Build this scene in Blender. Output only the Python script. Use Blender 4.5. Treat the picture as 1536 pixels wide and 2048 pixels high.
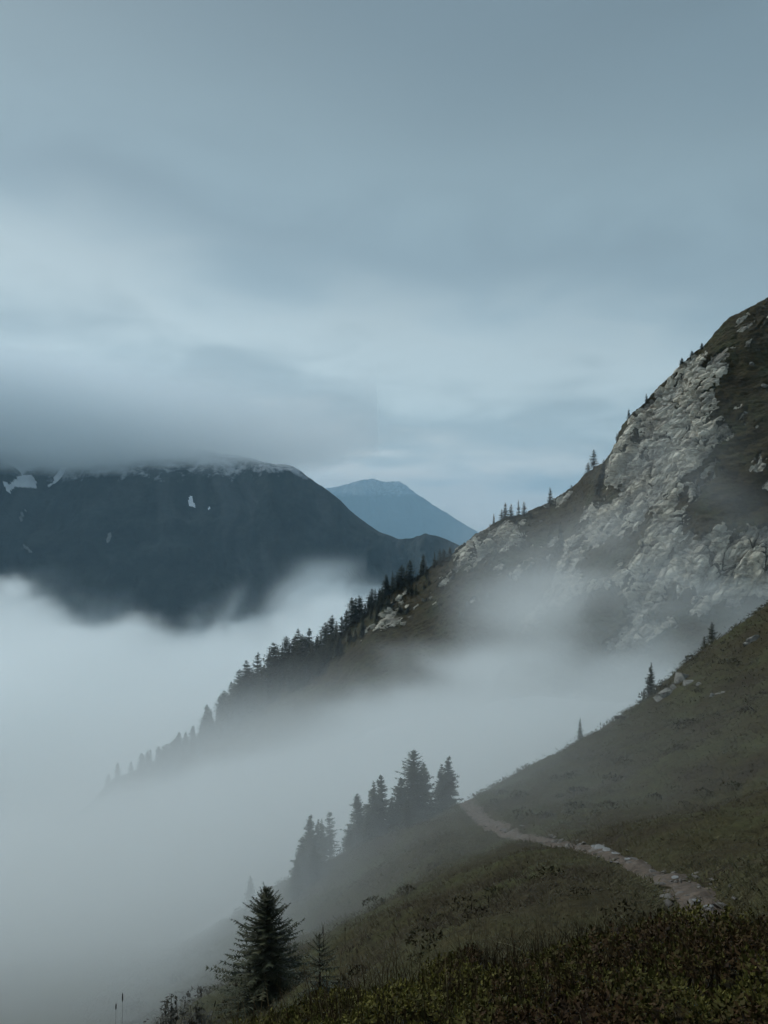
import bpy, math
import numpy as np

S = bpy.context.scene
COL = S.collection
for o in list(bpy.data.objects):
    bpy.data.objects.remove(o)

# ------------------------------------------------------------------ camera
FP = 1647.0                                   # focal length in pixels of the 1536 wide photograph
cam_d = bpy.data.cameras.new('camera')
cam_d.lens = 18.0 / (1024.0 / FP)
cam_d.sensor_width = 36.0
cam_d.clip_start = 0.1
cam_d.clip_end = 40000.0
cam = bpy.data.objects.new('camera', cam_d)
cam.location = (0, 0, 0)
cam.rotation_euler = (math.radians(90), 0, 0)
COL.objects.link(cam)
S.camera = cam

# ------------------------------------------------------------------ sky
SUN_EL, SUN_AZ = math.radians(50), math.radians(-58)      # azimuth from +Y towards +X
W = bpy.data.worlds.new('World')
S.world = W
W.use_nodes = True


def nd(nt, kind, **kw):
    n = nt.nodes.new(kind)
    for k, v in kw.items():
        if k.startswith('i_'):
            key = k[2:]
            key = int(key) if key.isdigit() else key.replace('_', ' ')
            n.inputs[key].default_value = v
        else:
            setattr(n, k, v)
    return n


def srgb(r, g, b):
    f = lambda c: (c / 255 / 12.92) if c / 255 <= 0.04045 else ((c / 255 + 0.055) / 1.055) ** 2.4
    return (f(r), f(g), f(b), 1.0)


def ramp(nt, stops, fac=None, interp='LINEAR'):
    r = nt.nodes.new('ShaderNodeValToRGB')
    cr = r.color_ramp
    cr.interpolation = interp
    while len(cr.elements) < len(stops):
        cr.elements.new(0.5)
    for e, (p, c) in zip(cr.elements, stops):
        e.position = p
        e.color = c if len(c) == 4 else (*c, 1)
    if fac is not None:
        nt.links.new(fac, r.inputs[0])
    return r


def math_n(nt, op, a, b=None, c=None):
    n = nt.nodes.new('ShaderNodeMath')
    n.operation = op
    for i, v in enumerate((a, b, c)):
        if v is None:
            continue
        if isinstance(v, (int, float)):
            n.inputs[i].default_value = v
        else:
            nt.links.new(v, n.inputs[i])
    return n.outputs[0]


def mix_c(nt, fac, a, b, mode='MIX'):
    n = nt.nodes.new('ShaderNodeMix')
    n.data_type = 'RGBA'
    n.blend_type = mode
    for sock, v in ((n.inputs[0], fac), (n.inputs[6], a), (n.inputs[7], b)):
        if isinstance(v, (int, float)):
            sock.default_value = v
        elif isinstance(v, tuple):
            sock.default_value = v if len(v) == 4 else (*v, 1)
        else:
            nt.links.new(v, sock)
    return n.outputs[2]


def build_world():
    nt = W.node_tree
    nt.nodes.clear()
    out = nt.nodes.new('ShaderNodeOutputWorld')
    bg = nd(nt, 'ShaderNodeBackground')
    bg.inputs[1].default_value = 0.1
    sky = nd(nt, 'ShaderNodeTexSky', sky_type='NISHITA', sun_disc=False)
    sky.sun_elevation = SUN_EL
    sky.sun_rotation = SUN_AZ
    sky.air_density = 1.0
    sky.dust_density = 3.0
    tc = nd(nt, 'ShaderNodeTexCoord')
    sp = nd(nt, 'ShaderNodeSeparateXYZ')
    nt.links.new(tc.outputs['Generated'], sp.inputs[0])
    x, y, z = sp.outputs
    # cloud layer seen in perspective: direction projected on a level sheet
    den = math_n(nt, 'ADD', math_n(nt, 'ABSOLUTE', z), 0.16)
    cx = math_n(nt, 'DIVIDE', x, den)
    cy = math_n(nt, 'DIVIDE', y, den)
    cb = nd(nt, 'ShaderNodeCombineXYZ')
    nt.links.new(cx, cb.inputs[0])
    nt.links.new(cy, cb.inputs[1])
    n1 = nd(nt, 'ShaderNodeTexNoise', i_Scale=0.85, i_Detail=3.0, i_Roughness=0.45, i_Distortion=0.3)
    nt.links.new(cb.outputs[0], n1.inputs['Vector'])
    n2 = nd(nt, 'ShaderNodeTexNoise', i_Scale=2.3, i_Detail=5.0, i_Roughness=0.5, i_Distortion=0.6)
    nt.links.new(cb.outputs[0], n2.inputs['Vector'])
    w1 = math_n(nt, 'MULTIPLY', math_n(nt, 'SUBTRACT', n1.outputs[0], 0.5), 0.24)
    w2 = math_n(nt, 'MULTIPLY', math_n(nt, 'SUBTRACT', n2.outputs[0], 0.5), 0.14)
    e = math_n(nt, 'ADD', math_n(nt, 'ADD', z, w1), w2)
    e = math_n(nt, 'ADD', e, math_n(nt, 'MULTIPLY', x, 0.16))
    fac = math_n(nt, 'MAP_RANGE', e) if False else math_n(nt, 'DIVIDE', math_n(nt, 'ADD', e, 0.1), 0.8)
    P = lambda s: (s + 0.1) / 0.8
    stops = [(0.0, srgb(178, 196, 206)), (P(0.0), srgb(250, 253, 255)), (P(0.05), srgb(226, 238, 245)),
             (P(0.10), srgb(160, 183, 197)), (P(0.14), srgb(168, 190, 203)), (P(0.19), srgb(194, 213, 223)),
             (P(0.255), srgb(152, 175, 189)), (P(0.31), srgb(135, 157, 171)), (P(0.38), srgb(142, 165, 178)),
             (P(0.45), srgb(129, 150, 162)), (P(0.54), srgb(114, 135, 148))]
    stops = [(p, (c[0], c[1] * 0.985, c[2] * 0.94, 1)) for p, c in stops]
    cl = ramp(nt, stops, fac, 'B_SPLINE')
    # thin and thick cloud
    m = math_n(nt, 'ADD', math_n(nt, 'ADD', math_n(nt, 'MULTIPLY', n2.outputs[0], 0.40), math_n(nt, 'MULTIPLY', n1.outputs[0], 0.35)), 0.625)
    clm = mix_c(nt, 1.0, cl.outputs[0], nt_val(nt, m), 'MULTIPLY')
    sc = nd(nt, 'ShaderNodeVectorMath', operation='SCALE')
    nt.links.new(clm, sc.inputs[0])
    sc.inputs['Scale'].default_value = 10.0 * SKY_GAIN
    mixed = mix_c(nt, 0.93, sky.outputs[0], sc.outputs[0])
    nt.links.new(mixed, bg.inputs[0])
    nt.links.new(bg.outputs[0], out.inputs[0])


def nt_val(nt, sock):
    c = nd(nt, 'ShaderNodeCombineXYZ')
    for i in range(3):
        nt.links.new(sock, c.inputs[i])
    return c.outputs[0]


SKY_GAIN = 0.75
build_world()

# ------------------------------------------------------------------ sun behind the overcast
sun_d = bpy.data.lights.new('sun', 'SUN')
sun_d.energy = 1.5
sun_d.angle = math.radians(14)
sun_d.color = (0.91, 0.975, 1.0)
sun = bpy.data.objects.new('sun', sun_d)
sd = np.array([math.sin(SUN_AZ) * math.cos(SUN_EL), math.cos(SUN_AZ) * math.cos(SUN_EL), math.sin(SUN_EL)])
from mathutils import Vector
sun.rotation_euler = Vector(sd).to_track_quat('Z', 'Y').to_euler()
sun.location = (0, 0, 300)
COL.objects.link(sun)

S.view_settings.view_transform = 'Standard'
S.view_settings.look = 'None'
S.view_settings.exposure = 0.5
S.view_settings.gamma = 1.0
S.render.engine = 'CYCLES'
cy = S.cycles
cy.use_denoising = True
cy.use_adaptive_sampling = True
cy.adaptive_threshold = 0.04
cy.max_bounces = 10
cy.diffuse_bounces = 2
cy.glossy_bounces = 1
cy.transmission_bounces = 2
cy.volume_bounces = 7
cy.transparent_max_bounces = 4
cy.volume_step_rate = 4.0
cy.volume_max_steps = 256
cy.caustics_reflective = False
cy.caustics_refractive = False

# ------------------------------------------------------------------ helpers
def at(px, py, Y):
    return np.array([(px - 768) / FP * Y, Y, (1024 - py) / FP * Y])


def hsh(ix, iy, iz, seed):
    h = (ix.astype(np.int64) * 374761393 + iy.astype(np.int64) * 668265263 + iz.astype(np.int64) * 2147483647
         + seed * 974634777) & 0xFFFFFFFF
    h = ((h ^ (h >> 13)) * 1274126177) & 0xFFFFFFFF
    h = ((h ^ (h >> 16)) * 2246822519) & 0xFFFFFFFF
    h = h ^ (h >> 15)
    return (h & 0xFFFFFF) / float(0x1000000)


def vnoise(p, seed=0):
    f = np.floor(p)
    t = p - f
    t = t * t * t * (t * (t * 6 - 15) + 10)
    i = f.astype(np.int64)
    r = 0
    for dx in (0, 1):
        wx = t[:, 0] if dx else 1 - t[:, 0]
        for dy in (0, 1):
            wy = t[:, 1] if dy else 1 - t[:, 1]
            for dz in (0, 1):
                wz = t[:, 2] if dz else 1 - t[:, 2]
                r = r + wx * wy * wz * hsh(i[:, 0] + dx, i[:, 1] + dy, i[:, 2] + dz, seed)
    return r * 2 - 1


_A = np.array([[0.00, 0.80, 0.60], [-0.80, 0.36, -0.48], [-0.60, -0.48, 0.64]])


def fbm(p, octaves=4, seed=0, gain=0.5, ridged=False):
    a, s, n = 1.0, 0.0, 0.0
    for k in range(octaves):
        v = vnoise(p, seed + k * 17)
        if ridged:
            v = 1 - 2 * np.abs(v)
        s = s + a * v
        n += a
        a *= gain
        p = (p @ _A.T) * 2.02 + 11.3
    return s / n


def facets(p, seed, shingle=0.55, tilt=0.9):
    """cellular rock: per cell a level and a tilt; returns height and distance to the crack"""
    f = np.floor(p).astype(np.int64)
    n = len(p)
    d1 = np.full(n, 9.0)
    d2 = np.full(n, 9.0)
    h = np.zeros(n)
    c1 = np.zeros(n)
    for dx in (-1, 0, 1):
        for dy in (-1, 0, 1):
            for dz in (-1, 0, 1):
                cx, cyy, cz = f[:, 0] + dx, f[:, 1] + dy, f[:, 2] + dz
                c = np.stack([cx + hsh(cx, cyy, cz, seed), cyy + hsh(cx, cyy, cz, seed + 1), cz + hsh(cx, cyy, cz, seed + 2)], 1)
                v = p - c
                d = np.sqrt((v * v).sum(1))
                lev = hsh(cx, cyy, cz, seed + 3) - 0.5
                tx = hsh(cx, cyy, cz, seed + 4) - 0.5
                tz = hsh(cx, cyy, cz, seed + 5) - 0.5
                hh = lev + tilt * (v[:, 0] * tx + v[:, 2] * tz) - shingle * v[:, 2]
                near = d < d1
                d2 = np.where(near, d1, np.minimum(d2, d))
                h = np.where(near, hh, h)
                c1 = np.where(near, lev + 0.5, c1)
                d1 = np.where(near, d, d1)
    return h, d2 - d1, c1


def smooth(a, b, x):
    t = np.clip((x - a) / (b - a), 0, 1)
    return t * t * (3 - 2 * t)


def in_poly(px, py, poly):
    inside = np.zeros(px.shape, bool)
    n = len(poly)
    for i in range(n):
        x0, y0 = poly[i]
        x1, y1 = poly[(i + 1) % n]
        c = ((y0 > py) != (y1 > py)) & (px < (x1 - x0) * (py - y0) / (y1 - y0 + 1e-12) + x0)
        inside ^= c
    return inside


def new_mesh(name, verts, faces, attrs=None, smooth_shade=False):
    me = bpy.data.meshes.new(name)
    verts = np.asarray(verts, np.float32)
    faces = np.asarray(faces, np.int32)
    me.vertices.add(len(verts))
    me.vertices.foreach_set('co', verts.ravel())
    if len(faces):
        k = faces.shape[1]
        me.loops.add(faces.size)
        me.loops.foreach_set('vertex_index', faces.ravel())
        me.polygons.add(len(faces))
        me.polygons.foreach_set('loop_start', np.arange(0, faces.size, k, dtype=np.int32))
        me.polygons.foreach_set('loop_total', np.full(len(faces), k, np.int32))
        if smooth_shade:
            me.polygons.foreach_set('use_smooth', np.ones(len(faces), bool))
    for an, av in (attrs or {}).items():
        a = me.attributes.new(an, 'FLOAT', 'POINT')
        a.data.foreach_set('value', np.asarray(av, np.float32).ravel())
    me.update()
    me.validate()
    return me


def obj(name, me, mat=None, parent=None, loc=None, rot=None, scale=None):
    o = bpy.data.objects.new(name, me)
    COL.objects.link(o)
    if mat is not None and me is not None and not me.materials:
        me.materials.append(mat)
    o.parent = parent
    if loc is not None:
        o.location = [float(v) for v in loc]
    if rot is not None:
        o.rotation_euler = rot
    if scale is not None:
        o.scale = scale if hasattr(scale, '__len__') else (scale,) * 3
    return o


def tag(o, label=None, cat=None, group=None, kind=None):
    for k, v in (('label', label), ('category', cat), ('group', group), ('kind', kind)):
        if v:
            o[k] = v
    return o


def grid_faces(nu, nv):
    i = np.arange(nu * nv).reshape(nv, nu)
    return np.stack([i[:-1, :-1], i[:-1, 1:], i[1:, 1:], i[1:, :-1]], -1).reshape(-1, 4)


# ------------------------------------------------------------------ materials
def base_mat(name):
    m = bpy.data.materials.new(name)
    m.use_nodes = True
    nt = m.node_tree
    b = nt.nodes['Principled BSDF']
    b.inputs['Roughness'].default_value = 0.9
    b.inputs['Specular IOR Level'].default_value = 0.15
    return m, nt, b


def noise_tex(nt, scale, detail=4, rough=0.55, vec=None, dist=0.0):
    n = nd(nt, 'ShaderNodeTexNoise', i_Scale=scale, i_Detail=float(detail), i_Roughness=rough, i_Distortion=dist)
    if vec is None:
        g = nd(nt, 'ShaderNodeNewGeometry')
        vec = g.outputs['Position']
    nt.links.new(vec, n.inputs['Vector'])
    return n.outputs[0]


def attr(nt, name):
    return nd(nt, 'ShaderNodeAttribute', attribute_name=name).outputs['Fac']


def bump(nt, b, h, strength, dist):
    n = nd(nt, 'ShaderNodeBump', i_Strength=strength, i_Distance=dist)
    nt.links.new(h, n.inputs['Height'])
    nt.links.new(n.outputs[0], b.inputs['Normal'])


def mat_ridge():
    m, nt, b = base_mat('rock_and_alpine_grass')
    n1 = noise_tex(nt, 0.12, 5)
    n2 = noise_tex(nt, 0.9, 6, 0.65)
    rock = ramp(nt, [(0.25, (0.22, 0.21, 0.185)), (0.5, (0.40, 0.385, 0.34)), (0.75, (0.50, 0.485, 0.435))], n2)
    tint = ramp(nt, [(0.35, (1.0, 1.0, 1.0)), (0.6, (0.93, 0.88, 0.82)), (0.75, (0.75, 0.72, 0.66))], n1)
    mp = nd(nt, 'ShaderNodeMapping')
    gg = nd(nt, 'ShaderNodeNewGeometry')
    nt.links.new(gg.outputs['Position'], mp.inputs[0])
    mp.inputs['Rotation'].default_value = (0, math.radians(46), 0)
    mp.inputs['Scale'].default_value = (0.10, 0.4, 0.75)
    n5 = noise_tex(nt, 1.0, 6, 0.7, mp.outputs[0])
    stain = ramp(nt, [(0.36, (0.36, 0.33, 0.29)), (0.50, (0.95, 0.94, 0.92)), (0.7, (1.12, 1.12, 1.10))], n5)
    rk = mix_c(nt, 1.0, mix_c(nt, 1.0, rock.outputs[0], tint.outputs[0], 'MULTIPLY'), stain.outputs[0], 'MULTIPLY')
    tn = ramp(nt, [(0.1, (0.55, 0.55, 0.56)), (0.5, (1.0, 1.0, 1.0)), (0.9, (1.42, 1.40, 1.36))], attr(nt, 'tone'))
    rk = mix_c(nt, 1.0, rk, tn.outputs[0], 'MULTIPLY')
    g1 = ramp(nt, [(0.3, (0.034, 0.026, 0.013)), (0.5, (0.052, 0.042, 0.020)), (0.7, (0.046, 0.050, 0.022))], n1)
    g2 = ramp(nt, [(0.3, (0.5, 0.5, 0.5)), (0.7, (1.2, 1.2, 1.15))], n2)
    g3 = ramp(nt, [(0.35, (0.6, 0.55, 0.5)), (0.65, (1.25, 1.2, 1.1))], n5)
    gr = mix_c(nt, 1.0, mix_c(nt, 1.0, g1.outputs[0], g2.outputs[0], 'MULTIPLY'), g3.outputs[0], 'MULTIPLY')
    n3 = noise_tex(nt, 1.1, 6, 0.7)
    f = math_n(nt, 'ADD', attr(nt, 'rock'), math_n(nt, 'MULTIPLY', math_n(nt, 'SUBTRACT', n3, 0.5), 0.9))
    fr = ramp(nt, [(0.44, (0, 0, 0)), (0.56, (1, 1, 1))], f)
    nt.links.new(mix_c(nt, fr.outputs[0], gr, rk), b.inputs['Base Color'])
    vo = nd(nt, 'ShaderNodeTexVoronoi', feature='DISTANCE_TO_EDGE', i_Scale=1.1)
    nt.links.new(mp.outputs[0], vo.inputs['Vector'])
    bump(nt, b, math_n(nt, 'ADD', n2, math_n(nt, 'MINIMUM', vo.outputs[0], 0.12)), 0.7, 0.8)
    return m


def mat_far():
    m, nt, b = base_mat('far_mountain_forest')
    g = nd(nt, 'ShaderNodeNewGeometry')
    n1 = noise_tex(nt, 0.006, 6, 0.6)
    n2 = noise_tex(nt, 0.022, 6, 0.72)
    c = ramp(nt, [(0.3, (0.006, 0.009, 0.008)), (0.52, (0.015, 0.020, 0.016)), (0.72, (0.045, 0.048, 0.044))], n1)
    c2 = ramp(nt, [(0.3, (0.6, 0.6, 0.6)), (0.7, (1.5, 1.5, 1.5))], n2)
    cc = mix_c(nt, 1.0, c.outputs[0], c2.outputs[0], 'MULTIPLY')
    hf = math_n(nt, 'MULTIPLY', math_n(nt, 'POWER', attr(nt, 'hollow'), 2.0), math_n(nt, 'MULTIPLY', n1, 1.1))
    cc = mix_c(nt, hf, cc, (0.075, 0.078, 0.078))
    s = attr(nt, 'snow')
    f = math_n(nt, 'ADD', s, math_n(nt, 'MULTIPLY', math_n(nt, 'SUBTRACT', n2, 0.5), 2.4))
    fr = ramp(nt, [(0.55, (0, 0, 0)), (1.0, (0.8, 0.8, 0.8))], f)
    nt.links.new(mix_c(nt, fr.outputs[0], cc, (0.50, 0.52, 0.55)), b.inputs['Base Color'])
    bump(nt, b, n2, 0.8, 20.0)
    return m


def mat_hill():
    m, nt, b = base_mat('alpine_turf')
    n1 = noise_tex(nt, 0.22, 5, 0.6)
    n2 = noise_tex(nt, 3.2, 6, 0.7)
    c = ramp(nt, [(0.30, (0.028, 0.019, 0.009)), (0.48, (0.042, 0.034, 0.014)), (0.62, (0.048, 0.047, 0.018)), (0.8, (0.070, 0.062, 0.026))], n1)
    c2 = ramp(nt, [(0.25, (0.45, 0.45, 0.45)), (0.75, (1.4, 1.4, 1.35))], n2)
    nt.links.new(mix_c(nt, 1.0, c.outputs[0], c2.outputs[0], 'MULTIPLY'), b.inputs['Base Color'])
    bump(nt, b, n2, 0.7, 0.12)
    return m


def mat_leafy(name, stops, rough=0.6, spec=0.3, vary=0.0):
    m, nt, b = base_mat(name)
    r = ramp(nt, stops, attr(nt, 'tint'))
    col = r.outputs[0]
    nt.links.new(col, b.inputs['Base Color'])
    b.inputs['Roughness'].default_value = rough
    b.inputs['Specular IOR Level'].default_value = spec
    return m


def mat_plain(name, c, c2=None, scale=8.0, rough=0.9, bump_d=None, spec=0.15):
    m, nt, b = base_mat(name)
    c2 = c2 or tuple(v * 0.55 for v in c)
    n = noise_tex(nt, scale, 5, 0.65)
    r = ramp(nt, [(0.3, c2), (0.7, c)], n)
    nt.links.new(r.outputs[0], b.inputs['Base Color'])
    b.inputs['Roughness'].default_value = rough
    b.inputs['Specular IOR Level'].default_value = spec
    if bump_d:
        bump(nt, b, n, 0.6, bump_d)
    return m


M_RIDGE = mat_ridge()
M_FAR = mat_far()
M_HILL = mat_hill()
M_NEEDLE = mat_leafy('spruce_needles', [(0.0, (0.022, 0.027, 0.014)), (0.6, (0.050, 0.054, 0.026)), (1.0, (0.10, 0.09, 0.045))])
M_BARK = mat_plain('spruce_bark', (0.07, 0.055, 0.04), scale=20)
M_SHRUB = mat_leafy('dwarf_shrub_leaves', [(0.0, (0.018, 0.010, 0.005)), (0.25, (0.052, 0.028, 0.010)), (0.45, (0.048, 0.042, 0.010)),
                                           (0.75, (0.088, 0.078, 0.017)), (1.0, (0.15, 0.13, 0.03))], 0.65, 0.12)
M_TURF = mat_leafy('turf_blades', [(0.0, (0.026, 0.016, 0.007)), (0.4, (0.045, 0.036, 0.014)), (0.8, (0.056, 0.052, 0.020)), (1.0, (0.095, 0.078, 0.033))], 0.7, 0.2)
M_DRY = mat_leafy('dry_grass_blades', [(0.0, (0.045, 0.024, 0.012)), (0.5, (0.085, 0.055, 0.024)), (1.0, (0.20, 0.16, 0.08))], 0.7, 0.2)
M_STRAW = mat_plain('dry_grass_stalk', (0.34, 0.29, 0.17), scale=30)
M_SEED = mat_plain('dark_seed_head', (0.030, 0.020, 0.014), scale=60)
M_PATH = mat_plain('trodden_earth', (0.125, 0.090, 0.064), (0.036, 0.025, 0.017), scale=4.5, rough=0.75, bump_d=0.08, spec=0.3)
M_STONE = mat_plain('path_stone', (0.14, 0.12, 0.10), (0.06, 0.05, 0.042), scale=5, rough=0.6, bump_d=0.02, spec=0.4)
M_SLAB = mat_plain('path_slab', (0.24, 0.235, 0.225), (0.12, 0.115, 0.11), scale=4, rough=0.6, bump_d=0.02, spec=0.35)
M_BOULDER = mat_plain('weathered_boulder', (0.26, 0.25, 0.225), (0.085, 0.08, 0.068), scale=2.2, bump_d=0.1)
M_LIME = mat_plain('pale_limestone', (0.40, 0.39, 0.36), (0.17, 0.165, 0.15), scale=1.6, bump_d=0.08)
M_SNOW = mat_plain('old_snow', (0.80, 0.82, 0.85), (0.62, 0.65, 0.70), scale=0.02)
M_SCREE = mat_plain('scree', (0.22, 0.22, 0.21), scale=0.05)
M_DARKSTEM = mat_plain('dark_stalk', (0.05, 0.04, 0.028), scale=40)
M_BUSH = mat_leafy('bush_leaves', [(0.0, (0.020, 0.018, 0.012)), (1.0, (0.055, 0.05, 0.028))])
M_FLOOR = mat_plain('valley_forest', (0.035, 0.042, 0.024), scale=0.01)

# ------------------------------------------------------------------ valley floor
me = new_mesh('valley_floor', [(-8990, -3990, -720), (8990, -3990, -720), (8990, 21490, -720), (-8990, 21490, -720)], [(0, 1, 2, 3)])
tag(obj('valley_floor', me, M_FLOOR), kind='structure')


# ------------------------------------------------------------------ mountain sheets
def sheet(crest, bottom, nu, nv, nback, back_run, back_drop, power=1.1, dense=None):
    """a ridge: rows from behind the crest, over it and down the side that faces the camera"""
    c = np.array([at(*k) for k in crest])
    b = np.array([at(*k) for k in bottom])
    cu = np.array([k[0] for k in crest], float)
    bu = np.linspace(cu[0], cu[-1], len(b)) if len(b) != len(c) else cu
    u = np.linspace(cu[0], cu[-1], nu) if not dense else np.concatenate([np.linspace(cu[0], dense, int(nu * 0.30), endpoint=False), np.linspace(dense, cu[-1], nu - int(nu * 0.30))])
    C = np.stack([np.interp(u, cu, c[:, i]) for i in range(3)], 1)
    B = np.stack([np.interp(u, bu, b[:, i]) for i in range(3)], 1)
    k = np.ones(9) / 9
    for A in (B,):
        for i in range(3):
            A[:, i] = np.convolve(np.pad(A[:, i], 40, mode='reflect', reflect_type='odd'), np.ones(41) / 41, 'same')[40:-40]
    for i in range(3):
        C[:, i] = np.convolve(np.pad(C[:, i], 6, mode='reflect', reflect_type='odd'), np.ones(7) / 7, 'same')[6:-6]
    rows = []
    for t in np.linspace(1, 0, nback, endpoint=False):
        r = C.copy()
        r[:, 1] += back_run * t
        r[:, 2] -= back_drop * t ** 1.25
        rows.append(r)
    for v in np.linspace(0, 1, nv - nback):
        r = C + (B - C) * v
        r[:, 2] = C[:, 2] + (B[:, 2] - C[:, 2]) * v ** power
        rows.append(r)
    return np.array(rows), u


def normals(P):
    du = np.gradient(P, axis=1)
    dv = np.gradient(P, axis=0)
    n = np.cross(du, dv)
    n /= np.linalg.norm(n, axis=2, keepdims=True) + 1e-9
    if n[len(P) // 2, P.shape[1] // 2, 1] > 0:
        n = -n
    return n


def blur_mask(m, k):
    for ax in (0, 1):
        w = np.ones(k) / k
        m = np.apply_along_axis(lambda r: np.convolve(np.pad(r, k, mode='edge'), w, 'same')[k:-k], ax, m)
    return m


RIDGE_CREST = [(40, 1710, 445), (100, 1665, 440), (180, 1605, 430), (230, 1555, 425), (290, 1530, 420), (340, 1510, 412), (410, 1458, 405),
               (470, 1412, 398), (540, 1362, 390), (620, 1316, 380), (700, 1252, 370), (770, 1185, 362), (830, 1155, 355), (875, 1125, 350),
               (905, 1105, 346), (925, 1082, 344), (950, 1062, 342), (1000, 1043, 338), (1050, 1026, 332), (1100, 996, 325), (1130, 980, 320),
               (1160, 962, 314), (1190, 940, 306), (1210, 925, 298), (1226, 900, 293), (1240, 872, 290), (1256, 845, 288), (1300, 792, 285),
               (1340, 752, 282), (1384, 713, 280), (1410, 690, 279), (1430, 664, 278), (1460, 636, 277), (1500, 616, 276), (1536, 598, 276), (1640, 545, 276)]
RIDGE_BOTTOM = [(-30, 1930, 380), (60, 1880, 375), (150, 1800, 368), (220, 1770, 362), (300, 1720, 352), (380, 1680, 344), (460, 1620, 334), (540, 1575, 325),
                (620, 1530, 314), (700, 1490, 305), (780, 1450, 298), (850, 1430, 291), (910, 1410, 285), (960, 1400, 277), (1010, 1395, 266), (1070, 1395, 252),
                (1150, 1400, 240), (1240, 1405, 229), (1320, 1405, 221), (1400, 1405, 215), (1490, 1405, 211), (1640, 1405, 206)]
ROCK_POLYS = [
    [(1389, 715), (1418, 705), (1447, 717), (1459, 754), (1475, 764), (1438, 790), (1426, 812), (1430, 845), (1471, 845), (1471, 870), (1438, 886), (1418, 924), (1440, 930),
     (1393, 985), (1405, 1021), (1376, 1070), (1314, 1141), (1262, 1168), (1190, 1188), (1148, 1196), (1099, 1226), (1000, 1298), (1041, 1224), (1078, 1195), (1107, 1137),
     (1132, 1083), (1136, 1050), (1165, 1008), (1206, 990), (1213, 955), (1227, 924), (1252, 875), (1273, 832), (1306, 790), (1355, 740)],
    [(1355, 1099), (1434, 1070), (1476, 1075), (1560, 1040), (1560, 1170), (1451, 1215), (1397, 1218), (1300, 1290), (1200, 1300), (1244, 1232), (1273, 1178), (1314, 1145)],
    [(925, 1072), (950, 1055), (1005, 1040), (1056, 1060), (1041, 1082), (1005, 1104), (968, 1115), (932, 1141), (895, 1144), (908, 1104)],
    [(779, 1217), (815, 1217), (804, 1246), (760, 1272), (746, 1250)],
    [(1080, 1005), (1120, 978), (1140, 972), (1130, 992), (1095, 1014), (1055, 1024)],
    [(1446, 672), (1500, 634), (1498, 646), (1458, 678)],
    [(1484, 667), (1533, 638), (1526, 659), (1492, 673)], [(1487, 690), (1504, 684), (1500, 702), (1490, 702)],
    [(1440, 700), (1472, 694), (1462, 712), (1440, 714)],
    [(1482, 965), (1500, 930), (1529, 884), (1520, 920), (1500, 958)],
    [(868, 1165), (890, 1148), (905, 1150), (886, 1172)], [(1010, 1140), (1045, 1112), (1050, 1122), (1016, 1150)],
    [(800, 1195), (820, 1180), (828, 1190), (808, 1206)], [(1150, 1050), (1170, 1020), (1180, 1040), (1160, 1065)],
]
GRASS_POLYS = [[(1289, 1050), (1231, 1090), (1198, 1137), (1180, 1178), (1215, 1145), (1273, 1125), (1288, 1090)],
               [(1190, 940), (1212, 935), (1205, 970), (1180, 1005), (1172, 985)],
               [(1120, 1060), (1150, 1045), (1190, 1030), (1170, 1055), (1130, 1080)],
               [(1318, 1135), (1370, 1078), (1420, 1055), (1440, 1062), (1360, 1098)]]


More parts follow.
